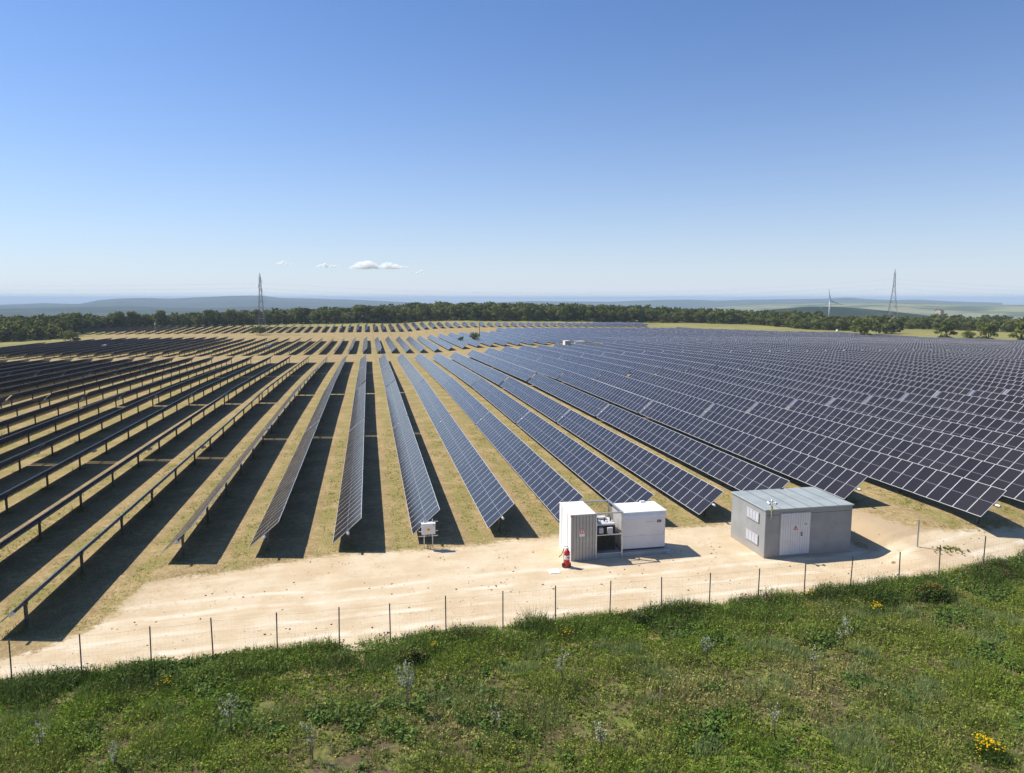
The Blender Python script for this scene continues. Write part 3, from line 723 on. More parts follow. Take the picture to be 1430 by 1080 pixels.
# ------------------------------------------------------------------ wheeled fire extinguisher
ex = thing('fire_extinguisher', 'red wheeled fire extinguisher with white band beside the corrugated cabinet', 'fire extinguisher', (11.25, 39.35, .03), R(10)); ex.scale = (.9, .9, .95)
pr = [(.0, .16), (.11, .19), (.50, .19), (.51, .19), (.72, .19), (.73, .19), (.92, .19), (1.0, .155), (1.06, .08), (1.1, .05)]
mb = MB(); mb.tube([(0, 0, .08+z) for z, r in pr], [r for z, r in pr], 20, 0); mb.build('cylinder', M['red_paint'], ex)
mb = MB(); mb.tube([(0, 0, .56), (0, 0, .82)], .1935, 20, 0, False); bnd = mb.build('label_band', M['sign_white'], ex)
mb = MB(); mb.box((-.07, -.2, .68), (.09, -.19, .74), 0); mb.box((-.04, -.2, .62), (.06, -.19, .65), 0); mb.build('print', M['sign_black'], bnd)
for s_ in (-1, 1):
    mb = MB(); mb.tube([(.20*s_, .08, .15), (.27*s_, .08, .15)], .15, 16); mb.build('wheel', M['black_rubber'], ex)
mb = MB(); mb.tube([(-.17, .12, .2), (-.17, .16, 1.2), (-.12, .18, 1.32), (.12, .18, 1.32), (.17, .16, 1.2), (.17, .12, .2)], .018, 8); mb.build('handle', M['sign_black'], ex)
mb = MB(); mb.tube([(0, -.02, 1.16), (0, -.02, 1.26)], .04, 8); mb.tube([(0, 0, 1.2), (-.2, .1, 1.2), (-.3, .1, .95), (-.45, .0, .85), (-.62, -.05, .78)], .024, 8); mb.build('hose', M['black_rubber'], ex)
# small concrete cover lying in the track
mb = MB(); mb.box((-.32, -.32, -.1), (.32, .32, .07), 0, .02)
mb.box((-.2, -.02, .07), (.2, .02, .078), 0); p = hit(774, 799)
cv = tag(mb.build('concrete_cover', M['sign_white'], None, (p[0], p[1], p[2])), 'pale square concrete cover set in the track near the fire extinguisher', 'cover')

# ------------------------------------------------------------------ junction boxes on stands
def junction(name, label, p, rz=0):
    t = thing(name, label, 'junction box', p, rz, 'junction boxes of the solar rows')
    mb = MB(); mb.box((-.43, -.02, 1.02), (.43, .22, 1.72), 0, .015); mb.box((-.45, -.05, 1.70), (.45, .24, 1.745), 1, .01); b = mb.build('box', [M['cream_panel'], M['white_paint']], t)
    mb = MB(); mb.box((-.11, -.028, 1.27), (.11, -.021, 1.42), 0); mb.box((-.03, -.0305, 1.31), (.04, -.0285, 1.38), 1); mb.build('label_plate', [M['sign_yellow'], M['sign_black']], b)
    mb = MB(); mb.box((.32, -.05, 1.6), (.36, -.021, 1.66)); mb.build('latch', M['sign_black'], b)
    for x in (-.27, .27):
        mb = MB(); mb.box((x-.03, .23, -.3), (x+.03, .28, 1.95), 0); mb.build('leg', M['galvanised'], t)
    for z in (.82, 1.14, 1.76):
        mb = MB(); mb.box((-.62, .281, z-.025), (.62, .31, z+.025), 0); mb.build('crossbar', M['galvanised'], t)
    mb = MB()
    for x in (-.1, .0, .12): mb.tube([(x, .1, 1.02), (x+.05, .12, .5), (x, .2, -.05)], .022, 6)
    mb.build('cables', M['black_rubber'], t)
    return t
jb = junction('junction_box', 'pale grey junction box on a stand at the near end of a solar row', (3.42, 44.0, .02))
j2 = dup(jb, (3.4+0, 251.2, tzf(3.4, 251.2)), 0, 'distant pale junction box at the near end of the second block'); j2.scale = (1.3, 1, 1.1)
p = hit(375, 489); dup(jb, (p[0], p[1], p[2]), 0, 'white junction box standing among dark-backed tables on the left', (1.9, 1.5, 1.2))
p = hit(145, 489); dup(jb, (p[0], p[1], p[2]), 0, 'tiny pale junction box at the far left among dark rows', (1.9, 1.5, 1.2))

# distant second inverter station, in the gap between the blocks
i2 = dup(inv, (58.5, 209.0, tzf(60, 212)), 0, 'distant beige inverter station in the gap between the first two blocks')
inv['group'] = i2['group'] = 'inverter stations'

# ------------------------------------------------------------------ wire fence
fpost = [(14, 915), (110, 880), (208, 871), (295, 862), (385, 853), (472, 846), (544, 838), (622, 831), (702, 824), (776, 815), (852, 810), (925, 803), (992, 797), (1060, 789), (1125, 782), (1189.5, 775), (1258, 767), (1314, 759), (1376, 750)]
fx = []
for u, v in fpost:
    d = ray(u, v); t = 10.0
    while True:
        P = np.array([0, 0, CAM_H])+d*t
        if P[1] >= float(fence_y(P[0])): break
        t += .02
    fx.append(float(P[0]))
step = 2.7
fx = [fx[0]-step*i for i in (8, 7, 6, 5, 4, 3, 2, 1)]+fx+[fx[-1]+3.3*i for i in (1, 2, 3)]
wf = thing('wire_fence', 'thin wire fence on slim dark posts between the grass and the dirt track', 'fence', (0, 32, 0))
tops = []
for i, x in enumerate(fx):
    y = float(fence_y(x)); z = tzf(x, y); hgt = 2.05+rnd.uniform(-.06, .06)
    mb = MB(); mb.box((-.028, -.022, -.4), (.028, -.016, hgt)); mb.box((-.006, -.016, -.4), (.006, .03, hgt)); 
    o = mb.build('post', M['fence_steel'], wf, (x, y-32, z)); o.rotation_euler = (R(rnd.uniform(-1.2, 1.2)), R(rnd.uniform(-1.4, 1.4)), rnd.uniform(-.2, .2)); tops.append((x, y-32, z, hgt))
mb = MB()
for a, b in zip(tops[:-1], tops[1:]):
    for q in (.10, .55, 1.0, 1.45, 1.93):
        pts = []
        for s_ in range(5):
            t = s_/4; pts.append((a[0]+(b[0]-a[0])*t, a[1]+(b[1]-a[1])*t+.035, a[2]+(b[2]-a[2])*t+q-.05*math.sin(math.pi*t)))
        mb.tube(pts, .0022 if q not in (.1, 1.93) else .003, 4, 0, False)
    nW = 15
    for s_ in range(nW):
        t = (s_+.5)/nW; x, y, z = (a[j]+(b[j]-a[j])*t for j in range(3)); mb.bar((x, y+.035, z+.1), (x, y+.035, z+1.9), .0011)
mb.build('wire_mesh', M['fence_steel'], wf)
p = hit(1281, 765); mb = MB(); mb.box((-.03, -.02, -.3), (.03, -.012, 1.75)); mb.box((-.006, -.012, -.3), (.006, .03, 1.75)); mb.box((-.03, .03, -.3), (.03, .036, 1.75))
tag(mb.build('marker_post', M['galvanised'], None, tuple(p)), 'single grey steel post standing alone right of the grey cabin', 'post')

# ------------------------------------------------------------------ pylons and cables
def lattice(name, label, x, y, hgt, rz, base=3.1):
    z0 = tzf(x, y); t = thing(name, label, 'pylon', (x, y, z0), rz, 'lattice pylons carrying cables')
    lev = [0, .13, .26, .38, .49, .59, .68, .76, .83, .89, .94]
    def hw(s): return base*(1-s/.70)*.72+.62*(s/.70)+base*.28*(1-s/.70)**2 if s < .70 else .62*(1-(s-.70)/.30*.55)
    w = .12
    for sx_ in (-1, 1):
        for sy_ in (-1, 1):
            mb = MB()
            for a, b in zip(lev[:-1], lev[1:]): mb.bar((sx_*hw(a), sy_*hw(a), a*hgt-.3*(a == 0)), (sx_*hw(b), sy_*hw(b), b*hgt), w)
            mb.bar((sx_*hw(.94), sy_*hw(.94), .94*hgt), (0, 0, hgt), w*.8)
            mb.build('leg', M['pylon_steel'], t)
    mb = MB()
    for a, b in zip(lev[:-1], lev[1:]):
        A, B = hw(a), hw(b); c = [(-1, -1), (1, -1), (1, 1), (-1, 1)]
        for (p, q), (r, s_) in zip(c, c[1:]+c[:1]):
            mb.bar((p*A, q*A, a*hgt), (r*B, s_*B, b*hgt), w*.55); mb.bar((r*A, s_*A, a*hgt), (p*B, q*B, b*hgt), w*.55); mb.bar((p*B, q*B, b*hgt), (r*B, s_*B, b*hgt), w*.55)
    mb.build('bracing', M['pylon_steel'], t)
    tips = []
    for s_, z in ((1, .88), (-1, .80), (1, .73)):
        mb = MB(); h0 = hw(z); tip = (s_*(h0+2.9), 0, z*hgt+.1)
        for q in (-1, 1): mb.bar((s_*h0, q*h0, z*hgt), tip, w*.6); mb.bar((s_*h0, q*h0, z*hgt+1.1), tip, w*.5)
        arm = mb.build('cross_arm', M['pylon_steel'], t)
        mb = MB()
        for i in range(7): mb.tube([(tip[0], 0, tip[2]-.15-i*.2), (tip[0], 0, tip[2]-.28-i*.2)], .11, 8)
        mb.tube([(tip[0], 0, tip[2]), (tip[0], 0, tip[2]-1.6)], .03, 5); mb.build('insulator', M['dark_steel'], arm)
        c_, n_ = math.cos(rz), math.sin(rz); tips.append(Vector((x+tip[0]*c_, y+tip[0]*n_, z0+tip[2]-1.6)))
    return t, tips
pL, tipL = lattice('lattice_pylon', 'tall slender lattice pylon rising behind the rows at left', -58.5, 418, 34.0, R(82), 2.3)
pR, tipR = lattice('lattice_pylon', 'tall lattice pylon with wide base in the meadow at right', 312, 380, 37.5, R(58), 4.2)
def cable(a, b, sag, n=16): return [a.lerp(b, i/n)-Vector((0, 0, sag*4*(i/n)*(1-i/n))) for i in range(n+1)]
offL = Vector((-560, 470, 26)); offR = Vector((760, 300, 20))
for i in range(3):
    mb = MB(); dz = Vector((0, 0, (.88, .80, .73)[i]*10))
    mb.tube(cable(offL+dz, tipL[i], 6), .014, 4, 0, False); mb.tube(cable(tipL[i], tipR[i], 7, 24), .014, 4, 0, False); mb.tube(cable(tipR[i], offR+dz, 9), .014, 4, 0, False)
    tag(mb.build('power_cable', M['dark_steel']), '%s thin power cable strung between the two lattice pylons' % ('topmost', 'middle', 'lowest')[i], 'cable', 'power cables')

# ------------------------------------------------------------------ wind turbine
D_ = 1500; b_ = at_dist(1158, 436, D_); hub = at_dist(1158, 420, D_); zb = b_[2]-16
wt = thing('wind_turbine', 'small white three-bladed wind turbine beyond the trees at right', 'wind turbine', (b_[0], b_[1], zb), math.atan2(-b_[0], b_[1])+R(12))
hh = hub[2]-zb
mb = MB(); mb.tube([(0, 0, -3), (0, 0, hh-1)], [1.5, .95], 16); mb.build('tower', M['turbine_white'], wt)
mb = MB(); mb.box((-1.1, -2.2, hh-1.0), (1.1, 3.6, hh+1.1), 0, .3); mb.build('nacelle', M['turbine_white'], wt)
mb = MB(); mb.tube([(0, -2.2, hh), (0, -3.0, hh), (0, -3.9, hh)], [1.15, 1.0, .25], 12); hubo = mb.build('hub', M['turbine_white'], wt)
for an in (9, 129, 249):
    a = R(an); dx, dz = -math.sin(a), math.cos(a); mb = MB(); pts = [(0, .55, 1.0, .9), (.18, 1.0, 1.3, .5), (.5, .55, .85, .3), (1, .1, .2, .08)]
    prev = None; Lb = 23.5
    for t, ra, rb, th in pts:
        c = Vector((dx*Lb*t, -2.9, hh+dz*Lb*t)); n = Vector((dz, 0, -dx)); q = [c-n*ra+Vector((0, th, 0)), c+n*rb+Vector((0, 0, 0)), c-n*ra-Vector((0, th, 0))]
        if prev:
            for i in range(3): mb.face([prev[i], prev[(i+1) % 3], q[(i+1) % 3], q[i]])
        prev = q
    mb.build('blade', M['turbine_white'], hubo)

# ------------------------------------------------------------------ pole with a bush inside the array, pale hut, far farmhouse
p = np.array([46.2, 300.0, tzf(46.2, 300)])
mb = MB(); mb.tube([(0, 0, -.5), (0, 0, 9.0)], [.16, .10], 10)
pl = tag(mb.build('utility_pole', M['dark_steel'], None, tuple(p)), 'dark slim pole standing among the panels of the second block', 'pole')
p = hit(217, 466)
mb = MB(); mb.tube([(0, 0, -.5), (0, 0, 6.0)], [.14, .09], 10); mb.tube([(0, 0, 5.6), (.5, -.2, 5.75)], .05, 6)
tag(mb.build('utility_pole', M['galvanised'], None, tuple(p)), 'pale slim pole behind the dark tables at far left', 'pole')
p = hit(1169, 464.5)
t = thing('white_tank', 'tiny white tank at the edge of the meadow near the right pylon', 'tank', tuple(p), .3)
mb = MB(); mb.tube([(0, 0, 0), (0, 0, 1.3), (0, 0, 1.6), (0, 0, 1.7)], [.75, .75, .5, .1], 16); mb.build('body', M['white_paint'], t); mb = MB(); mb.box((-.6, -.6, -.3), (.6, .6, .02), 0, .02); mb.build('base', M['concrete'], t)
p = at_dist(1312, 434.5, 1250); zz = tzf(p[0], p[1])
fh = thing('farmhouse', 'small beige farmhouse with brown roof half hidden by trees in the valley at right', 'house', (p[0], p[1], max(zz, p[2]-4.2)), .5)
mb = MB(); mb.box((-7, -4, -3), (7, 4, 5.2)); mb.face([(-7, -4, 5.2), (-7, 4, 5.2), (-7, 0, 7.2)][::-1]); mb.face([(7, -4, 5.2), (7, 4, 5.2), (7, 0, 7.2)]); mb.build('wall', M['plaster'], fh)
mb = MB(); mb.face([(-7.5, -4.5, 5.0), (7.5, -4.5, 5.0), (7.5, 0, 7.4), (-7.5, 0, 7.4)]); mb.face([(-7.5, 0, 7.4), (7.5, 0, 7.4), (7.5, 4.5, 5.0), (-7.5, 4.5, 5.0)]); mb.face([(-7.5, -4.5, 4.85), (-7.5, 0, 7.25), (7.5, 0, 7.25), (7.5, -4.5, 4.85)]); mb.build('roof', M['wood'], fh)
for i in range(3):
    mb = MB(); mb.box((-5+4*i, -4.05, 2.2), (-3.8+4*i, -3.99, 3.8)); mb.build('window', M['dark_steel'], fh)

# ------------------------------------------------------------------ trees
def leaf_cloud(lobes, n, size, seed, flat=.75):
    """quads scattered through the shells of several lobes"""
    g = np.random.default_rng(seed); lob = np.array(lobes, float); w = lob[:, 3]**2; w /= w.sum()
    i = g.choice(len(lob), n, p=w); d = g.normal(size=(n, 3)); d /= np.linalg.norm(d, axis=1)[:, None]
    d[:, 2] = np.where(d[:, 2] < -.45, -d[:, 2]*.6, d[:, 2])
    r = lob[i, 3]*g.uniform(.62, 1.06, n)
    c = lob[i, :3]+d*r[:, None]*np.array([1, 1, flat])
    nrm = d+g.normal(size=(n, 3))*.55; nrm /= np.linalg.norm(nrm, axis=1)[:, None]
    a = np.cross(nrm, g.normal(size=(n, 3))); a /= np.linalg.norm(a, axis=1)[:, None]; b = np.cross(nrm, a)
    s = size*g.uniform(.6, 1.3, n)[:, None]
    q = np.stack([c-a*s-b*s*.55, c+a*s*.2-b*s*.75, c+a*s+b*s*.4, c-a*s*.15+b*s*.8], 1)
    return q.reshape(-1, 3), np.arange(4*n).reshape(-1, 4)
def lobes_for(seed, R_, H, z0, n, tall=1.0):
    g = random.Random(seed); out = [(0, 0, z0+(H-z0)*.5, R_*.62)]
    for i in range(n):
        a = g.uniform(0, 6.283); q = g.uniform(.25, .78); z = z0+(H-z0)*g.uniform(.06, .86); k = 1-.5*abs((z-z0)/(H-z0)-.42)
        r = R_*g.uniform(.28, .5)
        out.append((math.cos(a)*R_*q*k, math.sin(a)*R_*q*k, min(z, H-r*.7), r))
    return out
def tree_proto(name, label, cat, H, R_, z0, nl, nq, size, seed, leafm):
    t = thing(name, label, cat, (0, 0, 0)); g = random.Random(seed)
    mb = MB(); pts = [(0, 0, -.6), (g.uniform(-.1, .1), g.uniform(-.1, .1), z0*.6), (g.uniform(-.3, .3), g.uniform(-.3, .3), z0+(H-z0)*.35), (g.uniform(-.5, .5), g.uniform(-.5, .5), H*.82)]
    mb.tube(pts, [.045*H*.55, .032*H*.6, .02*H*.6, .01], 7)
    lob = lobes_for(seed, R_, H, z0, nl)
    for l in lob[1:7]:
        mb.tube([pts[1], (l[0]*.5, l[1]*.5, (pts[1][2]+l[2])/2), (l[0], l[1], l[2])], [.014*H, .009*H, .003*H], 5)
    mb.build('trunk', M['bark'], t)
    V, F_ = leaf_cloud(lob, nq, size, seed)
    link('crown', np_mesh('crown', V, F_, leafm), t)
    return t
protos = [tree_proto('oak_tree', 'x', 'tree', 11.5, 5.2, .5, 14, 1800, .42, 21, M['oak_leaf']),
          tree_proto('oak_tree', 'x', 'tree', 10.0, 4.8, .4, 13, 1600, .42, 22, M['oak_leaf']),
          tree_proto('oak_tree', 'x', 'tree', 12.5, 4.5, .8, 14, 1700, .42, 23, M['oak_leaf']),
          tree_proto('oak_tree', 'x', 'tree', 8.5, 5.0, .3, 13, 1500, .40, 24, M['oak_leaf'])]
olive = tree_proto('olive_tree', 'x', 'tree', 6.2, 3.2, .4, 11, 1000, .30, 25, M['olive_leaf'])
SHAPES = ['round dark oak', 'bushy oak', 'tall oak', 'low spreading oak']
edge = np.array([(-250, 300), (-190, 352), (-166, 372), (-157, 388), (-154, 408), (-170, 455), (-166, 468), (-140, 488), (-110, 502), (-83, 514), (-40, 518), (-7, 520), (40, 512), (88, 496), (140, 494), (192, 490), (230, 484), (264, 466), (275, 436), (272, 402), (286, 392), (318, 402), (341, 414), (350, 398), (362, 378), (372, 352), (372, 320), (380, 280)], float)
seg = np.linalg.norm(np.diff(edge, axis=0), axis=1); cum = np.r_[0, np.cumsum(seg)]
def on_edge(s): return np.array([np.interp(s, cum, edge[:, 0]), np.interp(s, cum, edge[:, 1])])
TU = [0, 150, 330, 430, 520, 620, 900, 960, 1060, 1150, 1250, 1430]; TS = [.90, .89, .93, .98, 1.02, 1.06, .98, .84, .78, .74, .66, .62]
s = 0.0; front = []
while s < cum[-1]:
    p = on_edge(s); t_ = on_edge(min(s+2, cum[-1]))-on_edge(max(s-2, 0)); t_ /= np.linalg.norm(t_)+1e-9
    off = np.array([-t_[1], t_[0]])*rnd.uniform(-1.5, 5)
    front.append((p+off, s)); s += rnd.uniform(6.3, 9.0)
front = [f for f in front if -22 < (715+FPX*((f[0]@_rt[:2])/(f[0]@np.array([math.sin(HEAD), math.cos(HEAD)])))) < 1460]
def px_u(p): return 715+FPX*((p@_rt[:2])/(p@np.array([math.sin(HEAD), math.cos(HEAD)])))
uL, uR = px_u(np.array([-58.5, 418.])), px_u(np.array([309, 381.]))
lab_n = {}
front.sort(key=lambda f: px_u(f[0]))
firstuse = set()
nL = sum(1 for f in front if px_u(f[0]) < uL)
for i, (p, s) in enumerate(front):
    u = px_u(p); left = u < 105
    pi = rnd.choice((0, 1, 1, 2, 3)) if u < 960 else rnd.choice((0, 1, 3, 3))
    kind = olive if left and rnd.random() < .6 else protos[pi]
    nm = 'grey-green olive tree' if kind is olive else SHAPES[pi]
    if i < nL: w_ = "%s left of the left pylon" % ordn(nL-i)
    elif u < uR-0: w_ = "%s right of the left pylon" % ordn(i-nL+1)
    else: w_ = "%s right of the right pylon" % ordn(sum(1 for q in front[:i+1] if px_u(q[0]) >= uR))
    sc = rnd.uniform(.85, 1.12)
    sc *= float(np.interp(u, TU, TS))
    loc = (p[0], p[1], tzf(p[0], p[1])-.2)
    lab = "%s at the wood's front edge, %s" % (nm, w_)
    if id(kind) not in firstuse: firstuse.add(id(kind)); o = kind; o.location = loc; o.rotation_euler = (0, 0, rnd.uniform(0, 6)); o['label'] = lab; o.scale = (sc,)*3
    else: o = dup(kind, loc, rnd.uniform(0, 6.28), lab, (sc*rnd.uniform(.92, 1.1), sc*rnd.uniform(.92, 1.1), sc))
    o['group'] = "trees along the front edge of the wood"
# single trees standing clear at right, bushes by the pylons
extra = [(1381, 467, 380, .95, 'round oak standing clear of the wood, second from the right edge'), (1352, 467, 380, .72, 'small oak between two larger ones near the right edge'),
         (1322, 464.5, 385, 1.0, 'broad oak with pale blossom patches at the meadow edge far right'), (1427, 468, 352, 1.05, 'dark oak cut by the right edge of the view'),
         (1203, 462, 378, 1.1, 'large round oak just left of the right pylon'), (101, 471, 400, .8, 'yellow-green bushy tree at the left end of the far block')]
for u, v, D_, sc, lab in extra:
    q = at_dist(u, v, D_); dup(protos[3 if sc < .9 else 0], (q[0], q[1], tzf(q[0], q[1])-.3), rnd.uniform(0, 6), lab, (sc*.95, sc*.95, sc*.8))
def bush(name, label, p, R_, H, n, size, seed, m_, flat=.8):
    t = thing(name, label, 'bush', tuple(p)); lob = [(random.Random(seed+i).uniform(-1, 1)*R_*.6, random.Random(seed*3+i).uniform(-1, 1)*R_*.6, H*random.Random(seed*5+i).uniform(.3, .62), H*random.Random(seed*7+i).uniform(.3, .42)) for i in range(9)]
    V, F_ = leaf_cloud(lob, n, size, seed, flat); link('foliage', np_mesh('foliage', V, F_, m_), t)
    mb = MB()
    for l in lob[:5]: mb.tube([(0, 0, -.2), (l[0]*.5, l[1]*.5, l[2]*.6), (l[0], l[1], l[2])], [.04, .03, .01], 5)
    mb.build('stems', M['bark'], t); return t
bush('bush', 'dark rounded bush at the foot of the left pylon', (-58.5, 413, tzf(-58.5, 413)), 5.5, 6.0, 1200, .32, 31, M['oak_leaf'])
bush('bush', 'low wide bush at the foot of the right pylon', (305, 376, tzf(305, 376)), 6.6, 3.4, 1200, .3, 32, M['oak_leaf'], .6)
q = np.array([44.2, 299]); bush('bush', 'dark bush among the panels beside the slim dark pole', (q[0], q[1], tzf(*q)), 3.2, 4.4, 900, .26, 33, M['oak_leaf'])
q = np.array([38.8, 301]); bush('bush', 'low bush left of the dark bush among the panels', (q[0], q[1], tzf(*q)), 2.6, 2.4, 500, .22, 34, M['oak_leaf'])

# the depth of the wood: many crowns nobody could count, one object
def low_crown(seed, n):
    lob = lobes_for(seed, 4.8, 10.5, .4, 11); return leaf_cloud(lob, n, .85, seed)
lows = [low_crown(40+i, 170) for i in range(5)]
def wood(name, pts, scl, m_):
    VV = []; FF_ = []; n = 0; CC = []
    for j, ((x, y), sc) in enumerate(zip(pts, scl)):
        V, F_ = lows[j % 5]; a = (j*2.399) % 6.283; c_, s_ = math.cos(a), math.sin(a)
        P = np.stack([(V[:, 0]*c_-V[:, 1]*s_)*sc*1.08+x, (V[:, 0]*s_+V[:, 1]*c_)*sc*1.08+y, V[:, 2]*sc+tzf(x, y)], 1)
        VV.append(P); FF_.append(F_+n); n += len(V)
        t_ = rng.random()**1.3; c = np.array((.058, .082, .016))*(1-t_)+np.array((.20, .21, .06))*t_
        CC.append(np.repeat(c[None]*rng.uniform(.75, 1.3, (len(V)//4, 1)), 4, 0))
    return tag(link(name, np_mesh(name, np.concatenate(VV), np.concatenate(FF_), m_, np.concatenate(CC))), kind='stuff')
pts = []; scl = []
for i, s in enumerate(np.arange(0, cum[-1], 6.8)):
    p = on_edge(s); r0 = np.linalg.norm(p); d = p/r0; u = px_u(p)
    depth = 270 if u < 300 else 190 if u < 980 else 110 if u < 1120 else 60 if u < 1240 else 85
    r = r0+9; k = 0
    while r < r0+depth:
        q = d*r+rng.normal(size=2)*2.0; r += 6.5+.012*(r-r0)*3; k += 1
        if -60 < px_u(q) < 1490: pts.append(q); scl.append(rng.uniform(.78, 1.18)*float(np.interp(u, TU, TS)))
for s in np.arange(0, cum[-1], 2.2):
    p = on_edge(s); d = p/np.linalg.norm(p); q = p+d*rng.uniform(1, 7)+rng.normal(size=2)
    if -60 < px_u(q) < 1490: pts.append(q); scl.append(rng.uniform(.35, .75)*float(np.interp(px_u(q), TU, TS)))
print('wood', len(pts))
wd = wood('wood', pts, scl, M['leaf'])
# hedges, copses and dark tree lines scattered down the valley at right
pts = []; scl = []
for i in range(900):
    u = rnd.uniform(960, 1470); D_ = 640*math.exp(rnd.random()*1.35); q = at_dist(u, 430, D_)[:2]
    f_ = float(fbm(q[0]/130, q[1]/130, 70, 3))
    if u < 1130 and D_ < 900 or f_ > .52 or (D_ > 700 and float(fbm(q[0]/60+q[1]/300, q[1]/90, 71, 2)) > .62): pts.append(q); scl.append(rnd.uniform(.5, .85))
for (u0, u1, D_, n_, sc) in ((1270, 1440, 840, 46, .62), (1290, 1445, 690, 50, .5), (1225, 1300, 720, 22, .6), (1376, 1402, 900, 10, .9), (1303, 1323, 860, 9, 1.05), (1225, 1260, 460, 8, .8), (1090, 1150, 620, 26, .8)):
    for j in range(n_):
        u = u0+(u1-u0)*(j+rnd.uniform(-.3, .3))/n_; q = at_dist(u, 430, D_+rnd.uniform(-14, 14))[:2]; pts.append(q); scl.append(sc*rnd.uniform(.75, 1.15))
wood('valley_trees', pts, scl, M['leaf'])
# canopy on the wooded ridge
pts = []

# ------------------------------------------------------------------ meadow plants
def tint(base, n, var=.25, hue=.12):
    b = np.array(base)[None]*(1+rng.uniform(-var, var, (n, 1))); b = b*(1+rng.uniform(-hue, hue, (n, 3))); return np.clip(b, 0, 1)
def blades(P, h, w, lean, col, nper):
    """P (n,3) tuft roots -> nper thin triangles each"""
    n = len(P); k = nper; r = np.repeat(P, k, 0); m_ = n*k; hh = np.repeat(h, k)*rng.uniform(.55, 1.15, m_); a = rng.uniform(0, 6.283, m_)
    sp = np.repeat(h, k)*.28; r = r+np.stack([rng.normal(size=m_)*sp, rng.normal(size=m_)*sp, np.zeros(m_)], 1)
    ln = hh*rng.uniform(.1, lean, m_); b = rng.uniform(0, 6.283, m_); ww = w*rng.uniform(.6, 1.4, m_)
    wx = np.stack([np.cos(b)*ww, np.sin(b)*ww, np.zeros(m_)], 1)
    tip = r+np.stack([np.cos(a)*ln, np.sin(a)*ln, hh], 1); V = np.stack([r-wx, r+wx, tip], 1).reshape(-1, 3)
    c = np.repeat(np.repeat(col, k, 0)*rng.uniform(.75, 1.25, (m_, 1)), 3, 0)
    return V, np.arange(3*m_).reshape(-1, 3), c
def leaves(P, h, size, col, nper, rad=.9):
    n = len(P); m_ = n*nper; c0 = np.repeat(P, nper, 0); hh = np.repeat(h, nper)
    c0 = c0+np.stack([rng.normal(size=m_)*hh*rad*.55, rng.normal(size=m_)*hh*rad*.55, hh*rng.uniform(.1, 1, m_)**.7], 1)
    nr = rng.normal(size=(m_, 3))*.7+np.array([0, 0, .9]); nr /= np.linalg.norm(nr, axis=1)[:, None]
    a = np.cross(nr, rng.normal(size=(m_, 3))); a /= np.linalg.norm(a, axis=1)[:, None]+1e-9; b = np.cross(nr, a); s = (size*rng.uniform(.6, 1.4, m_))[:, None]
    V = np.stack([c0-a*s, c0-b*s*.5, c0+a*s, c0+b*s*.5], 1).reshape(-1, 3)
    c = np.repeat(np.repeat(col, nper, 0)*rng.uniform(.75, 1.25, (m_, 1)), 4, 0)
    return V, np.arange(4*m_).reshape(-1, 4), c
def quads_from_tris(V, F_): return np.concatenate([F_, F_[:, 2:3]], 1)
def stuff(name, parts):
    VV, FF_, CC = [], [], []; n = 0
    for V, F_, c in parts:
        if F_.shape[1] == 4:
            F_ = np.concatenate([F_[:, :3], F_[:, [0, 2, 3]]])
        VV.append(V); FF_.append(F_+n); CC.append(c); n += len(V)
    return tag(link(name, np_mesh(name, np.concatenate(VV), np.concatenate(FF_), M['leaf'], np.concatenate(CC))), kind='stuff')
# candidate points over the visible foreground
n0 = 215000
gx_ = rng.uniform(-42, 62, n0); gy_ = rng.uniform(11.0, 37.5, n0)
up_ = 715+FPX*((gx_*_rt[0]+gy_*_rt[1])/(gx_*math.sin(HEAD)+gy_*math.cos(HEAD))); dF = fence_y(gx_)-gy_
vis = (up_ > -480) & (up_ < 1900) & (dF > -.35); gx_, gy_, dF = gx_[vis], gy_[vis], dF[vis]
f1 = fbm(gx_*.55, gy_*.55, 50, 4); f2 = fbm(gx_*1.9, gy_*1.9, 55, 3); f3 = fbm(gx_*.16+7, gy_*.16, 58, 3)
keep = (f1*.5+f2*.5 + .28*ss(5, 1.5, dF)*1.0 + .10*ss(-5, 25, gx_) > .43+rng.uniform(-.13, .13, len(gx_)))
P = np.stack([gx_, gy_, tz(gx_, gy_)-.02], 1)[keep]; f1, f2, f3, dF = f1[keep], f2[keep], f3[keep], dF[keep]
print('tufts', len(P))
greens = np.array([(.14, .225, .032), (.205, .275, .042), (.27, .30, .06), (.165, .205, .055), (.42, .37, .15)])
mixv = np.clip(f3*1.5-.25+rng.normal(size=len(P))*.16+.25*f2-.12, 0, 1)
ci = np.clip((mixv*4.2).astype(int), 0, 4); base = greens[ci]*(1+rng.uniform(-.2, .2, (len(P), 1)))
f4 = fbm(P[:, 0]*.9+11, P[:, 1]*.9, 57, 3)
hgt = .10+.20*np.clip(f1*1.7-.5, 0, 1)**1.5+.34*ss(.52, .72, f4)+.05*rng.random(len(P))
isb = rng.random(len(P)) < .5+.3*(f3-.5)
meadow_parts = [blades(P[isb], hgt[isb]*1.15, .014, .8, base[isb], 7), leaves(P[~isb], hgt[~isb]*.8, .05, base[~isb]*np.array([1.0, 1.05, .9]), 8)]
stuff('meadow_grass', meadow_parts)
sk = rng.choice(len(P), 2600, replace=False)
stuff('dry_stalks', [blades(P[sk], .35+.45*rng.random(len(sk)), .008, .35, tint((.52, .45, .24), len(sk), .25, .08), 3)])
f6 = fbm(P[:, 0]*.45+31, P[:, 1]*.45, 66, 3); bl = np.where(f6 > .64)[0]; bl = bl[rng.random(len(bl)) < .55]
stuff('broad_leaved_weeds', [leaves(P[bl], .14+.22*rng.random(len(bl)), .085, tint((.13, .20, .045), len(bl), .25, .12), 7, .8)])
